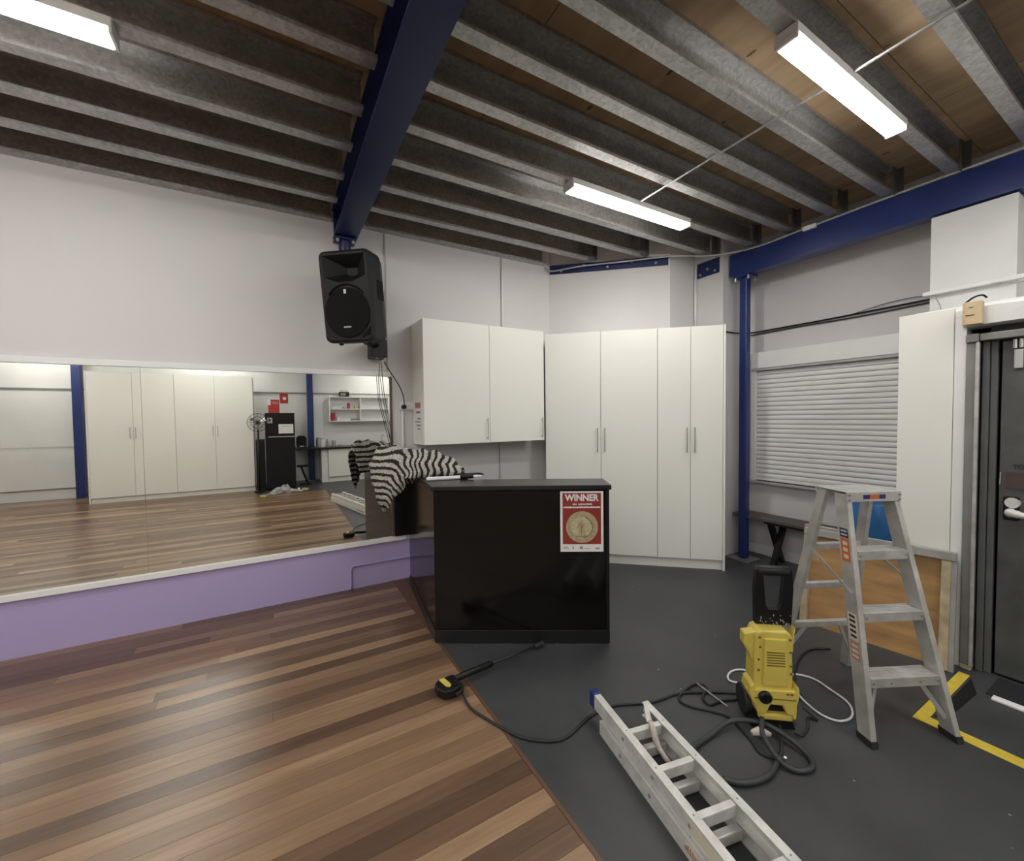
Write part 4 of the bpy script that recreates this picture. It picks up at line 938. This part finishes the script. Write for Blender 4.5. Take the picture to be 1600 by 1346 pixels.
# ================================================================== things seen in the mirror (opposite side)
t = thing('fridge', 'black fridge freezer seen in mirror with a white notice', 'fridge', (.105, -2.80, 0))
B().box(-.285, .285, -.30, .27, .03, 1.70).build('body', 'black', t, bevel=.006)
d = B().box(-.285, .285, .274, .30, .05, 1.165).build('fridge_door', 'black', t, bevel=.006)
d = B().box(-.285, .285, .274, .30, 1.205, 1.698).build('freezer_door', 'black', t, bevel=.006)
B().box(-.23, .275, .30, .315, 1.170, 1.195).build('handle_strip', 'steel', t)
B().box(-.03, .255, .3005, .302, 1.25, 1.455).build('paper_notice', 'paper', t); B().box(.02, .20, .302, .3025, 1.40, 1.41).build('notice_line', 'inkgrey', t)
B().box(-.245, -.145, .3005, .303, 1.48, 1.60).build('sticker', 'cablegrey', t); B().box(-.215, -.175, .303, .304, 1.52, 1.575).build('sticker_mark', 'textdark', t)
q = B()
for sx in (-.24, .24): q.lathe([(.02, 0), (.02, .03)], c=(sx, .2, 0), n=8)
q.build('foot', 'black', t)
t = thing('red_box', 'red box with white print on top of the fridge in mirror', 'box', (-.01, -2.80, 1.70))
B().box(-.10, .115, -.10, .10, 0, .30).build('carton', 'redsign', t, bevel=.004)
B().box(-.12, -.05, .10, .104, .18, .30).build('white_tag', 'paper', t); B().box(-.02, .09, .10, .102, .20, .26).build('printed_band', 'inkred', t)
t = thing('fire_sign', 'small red fire safety sign on the wall seen in mirror', 'sign', (.22, YO+.001, 1.96))
B().box(-.09, .09, 0, .004, 0, .245).build('plate', 'redsign', t); B().lathe([(.04, .004), (.04, .006)], c=(.01, 0, .12), axis='y', n=16).build('white_symbol', 'paper', t)
t = thing('pedestal_fan', 'dark pedestal fan beside the white wardrobe in mirror', 'fan', (-.31, -2.45, 0))
B().lathe([(.10, 0), (.10, .02), (.03, .04)], n=20).build('base', 'black', t)
B().lathe([(.016, .03), (.016, 1.42)], n=10).build('pole', 'black', t, smooth=True)
B().lathe([(.05, -.06), (.06, 0), (.05, .06)], c=(0, 0, 1.50), axis='y', n=14).build('motor', 'framegrey', t)
q = B()
for k in range(16):
    a = 2*math.pi*k/16
    q.tube([(0, .12, 1.5), (.15*math.cos(a), .10, 1.5+.15*math.sin(a)), (.19*math.cos(a), .06, 1.5+.19*math.sin(a)), (.12*math.cos(a), .0, 1.5+.12*math.sin(a))], .003, 4)
for rr in (.19, .12): q.tube([(rr*math.cos(2*math.pi*k/24), .06 if rr > .15 else .108, 1.5+rr*math.sin(2*math.pi*k/24)) for k in range(24)], .005, 5, close=True)
q.build('cage', 'black', t)
for k in range(3):
    a = 2*math.pi*k/3+.4; c, s = math.cos(a), math.sin(a)
    B().add([(.03*c, .06, 1.5+.03*s), (.15*c-.05*s, .05, 1.5+.15*s+.05*c), (.16*c+.03*s, .075, 1.5+.16*s-.03*c)], [(0, 1, 2)]).build('blade', 'steel', t)
t = thing('tall_unit', 'narrow dark grey tall unit between wardrobe and fridge in mirror', 'unit', (-.275, -2.80, 0))
B().box(-.09, .075, -.20, .17, 0, 1.12).build('body', 'rubber', t, bevel=.006); B().box(-.085, .07, .171, .178, .06, 1.08).build('front_panel', 'spk', t, bevel=.003)
# kitchenette
t = thing('kitchen_cabinet', 'cream kitchen base cabinet seen in mirror', 'cabinet', (1.13, -3.16, 0))
B().box(0, 1.55, -.66, -.02, .12, .815).build('carcass', 'lam', t); B().box(.0, 1.55, -.64, -.05, 0, .12).build('kickboard', 'lam', t)
for k in range(3):
    d = B().box(.002+.517*k, .513+.517*k, -.019, 0, .13, .81).build('door', 'lam', t, bevel=.002)
    xh = .517*k+(.47 if k % 2 == 0 else .045)
    B().tube([(xh, .025, .62), (xh, .025, .77)], .006, 6).build('handle', 'steel', d)
t = B().box(.42, 2.70, -3.845, -3.10, .82, .855).build('kitchen_worktop', 'ctop', bevel=.003); tag(t, 'dark worktop of the kitchenette seen in mirror', 'worktop')
tag(B().box(.98, 1.125, -3.84, -3.20, 0, .818).build('worktop_support', 'wall_white'), 'pale support panel under the kitchenette worktop in mirror', 'panel')
t = thing('wall_shelf', 'white open wall shelf unit seen in mirror', 'shelf', (1.22, YO, 1.49))
Lx, Hx, Dx = 1.50, .64, .30
B().box(0, Lx, .001, .012, 0, Hx).build('back_panel', 'white', t)
for z in (0, .31, Hx-.02): B().box(.0, Lx, .012, Dx, z, z+.02).build('shelf_board', 'white', t)
for x in (0, .75, Lx-.02):
    B().box(x, x+.02, .012, Dx, .0205, .3095).build('upright', 'white', t); B().box(x, x+.02, .012, Dx, .3305, Hx-.0205).build('upright', 'white', t)
t = thing('radio', 'black radio on top of the open shelf in mirror', 'radio', (1.60, -3.70, 2.131)); B().box(-.12, .12, -.06, .06, 0, .13).build('case', 'black', t, bevel=.01); B().box(-.09, .03, .06, .062, .03, .10).build('speaker_panel', 'framegrey', t); B().tube([(-.09, 0, .13), (-.09, 0, .16), (.09, 0, .16), (.09, 0, .13)], .006, 6).build('carry_handle', 'black', t)
def jar(x, y, z, r, h, m, lab, lid='steel', nm='jar', cat='jar'):
    t = thing(nm, lab, cat, (x, y, z)); B().lathe([(r*.9, 0), (r, .01), (r, h*.8), (r*.8, h*.88)], n=14).build('body', m, t, smooth=False); B().lathe([(r*.82, h*.88), (r*.82, h)], n=14).build('lid', lid, t)
zs = .855
jar(.93, -3.4, zs, .05, .24, 'steel', 'tall steel canister on the worktop in mirror, nearest the column', nm='canister', cat='canister')
jar(1.03, -3.45, zs, .06, .22, 'paper', 'white jug beside the steel canister on the worktop in mirror', nm='jug', cat='jug')
jar(1.15, -3.42, zs, .045, .20, 'steel', 'steel flask between white jug and glass jar in mirror', nm='flask', cat='flask')
jar(1.30, -3.5, zs, .05, .16, 'greenish', 'pale glass jar on the worktop in mirror')
jar(1.45, -3.4, zs, .06, .05, 'greenish', 'low pale dish on the worktop in mirror', nm='dish', cat='dish')
t = thing('microwave', 'small black appliance on the worktop between fridge and column in mirror', 'appliance', (.56, -3.48, zs)); B().prism(rounded(.22, .30, .08, 5, 0, .15), -.13, .13, 'xz').build('shell', 'black', t); B().box(-.05, .05, .131, .136, .03, .06).build('badge', 'paper', t)
jar(1.75, -3.4, zs, .05, .045, 'textdark', 'low dark bowl on the worktop in mirror', nm='bowl', cat='bowl')
jar(2.35, -3.4, zs, .06, .04, 'textdark', 'dark bowl near the tap on the worktop in mirror', nm='bowl', cat='bowl')
t = thing('sink_tap', 'curved chrome tap above the worktop in mirror', 'tap', (2.52, -3.6, zs)); B().lathe([(.025, 0), (.02, .03)], n=12).build('base', 'steel', t); B().tube(curve_pts([(0, 0, .02), (0, 0, .22), (.02, .06, .27), (.03, .14, .22)], 5), .010, 8).build('spout', 'steel', t, smooth=True)
t = thing('sink_basin', 'steel sink rim set on the worktop in mirror', 'sink', (2.0, -3.42, zs)); B().box(-.22, .22, -.16, .16, 0, .006).build('rim', 'steel', t, bevel=.002); B().box(-.18, .18, -.12, .12, .006, .010).build('bowl', 'framegrey', t)
zs2 = 1.49+.331
for i, (x, z, w, h, m, lab) in enumerate(((1.36, zs2, .14, .05, 'paper', 'white stacked saucers on upper left shelf in mirror'), (1.60, zs2, .10, .06, 'cablegrey', 'grey tub on the upper left shelf in mirror'), (1.70, zs2+.0, .06, .15, 'redsign', 'red packet on the upper left shelf in mirror'), (1.88, zs2, .08, .10, 'beige', 'beige packet on the upper left shelf in mirror'), (1.32, 1.511, .10, .20, 'redsign', 'red and white box on the lower left shelf in mirror'), (1.45, 1.511, .08, .10, 'paper', 'small white box on the lower left shelf in mirror'), (1.84, 1.511, .18, .05, 'framegrey', 'row of dark tins lying on the lower left shelf in mirror'))):
    t = thing('shelf_item', lab, 'container', (x, -3.68, z)); B().box(-w/2, w/2, -.06, .06, 0, h*.8).build('body', m, t, bevel=.006); B().box(-w/2*.92, w/2*.92, -.055, .055, h*.8, h).build('lid', 'paper' if i % 2 else m, t, bevel=.003)
t = thing('stool', 'black stool under the worktop beside the fridge in mirror', 'stool', (.58, -3.0, 0))
B().prism(rounded(.30, .24, .08, 5), .44, .475).build('seat', 'black', t, bevel=.006)
q = B().tube(curve_pts([(-.06, 0, .44), (.0, 0, .25), (.08, 0, .03)], 6), .022, 8); q.build('stem', 'black', t, smooth=True)
for s in (-.10, .10): B().tube([(.08, 0, .04), (-.10, s, .012)], .014, 8).build('leg', 'black', t)
B().tube([(.06, -.12, .012), (.16, 0, .012), (.06, .12, .012)], .011, 8).build('foot_bar', 'black', t)
# heap and sponges on floor by fridge
q = B(); n1, n2 = 28, 12
for i in range(n1):
    a = 2*math.pi*i/n1
    for j in range(n2+1):
        f = j/n2; rr = (1-f**1.5)
        wv = 1+.18*math.sin(a*3+1)+.12*math.sin(a*7+f*9)
        q.v.append((.11+.30*math.cos(a)*rr*wv+.05*math.sin(f*9), -2.13+.13*math.sin(a)*rr*wv, .004+.11*min(1, f*1.8)*(1+.35*math.sin(a*4+f*6))*(.75+.45*math.sin(math.cos(a)*rr*4+.8))))
for i in range(n1):
    for j in range(n2): a_ = i*(n2+1)+j; b_ = ((i+1) % n1)*(n2+1)+j; q.f.append((a_, b_, b_+1, a_+1))
tag(q.build('rag_heap', 'rag', smooth=True), 'crumpled grey drop cloth on the floor before the fridge in mirror', 'cloth')
for x, y, lab in ((-.22, -1.75, 'yellow sponge on the floor by the wardrobe in mirror'), (.55, -2.25, 'yellow sponge on the floor right of the drop cloth in mirror')):
    t = thing('sponge', lab, 'sponge', (x, y, .0005), .5); B().box(-.06, .06, -.04, .04, 0, .035).build('foam', 'yellow', t, bevel=.008); B().box(-.06, .06, -.04, .04, .0355, .045).build('scourer', 'greytimber', t, bevel=.004)
tag(B().lathe([(.02, 0), (.03, .02), (.02, .05), (.008, .06)], c=(.43, -2.3, .0005), n=12).build('paint_tin_lid', 'paper'), 'small white crumpled wad on the floor by the drop cloth in mirror', 'wad')
# opposite wall trunking and panels
B().box(XL, 4.6, YO, YO+.03, 2.205, 2.235).build('trim_5', 'framegrey', kind='structure')
B().box(XL, -3.5, YO, YO+.02, .205, .225).build('trim_6', 'framegrey', kind='structure')
B().box(XL, -3.5, YO, YO+.012, 1.06, 2.18).build('trim_7', 'oppwall', kind='structure')
tag(B().box(.88, 1.10, YO, YO+.03, .86, 2.16).build('wall_board', 'white', bevel=.004), 'white narrow wall board behind the column in mirror', 'panel')
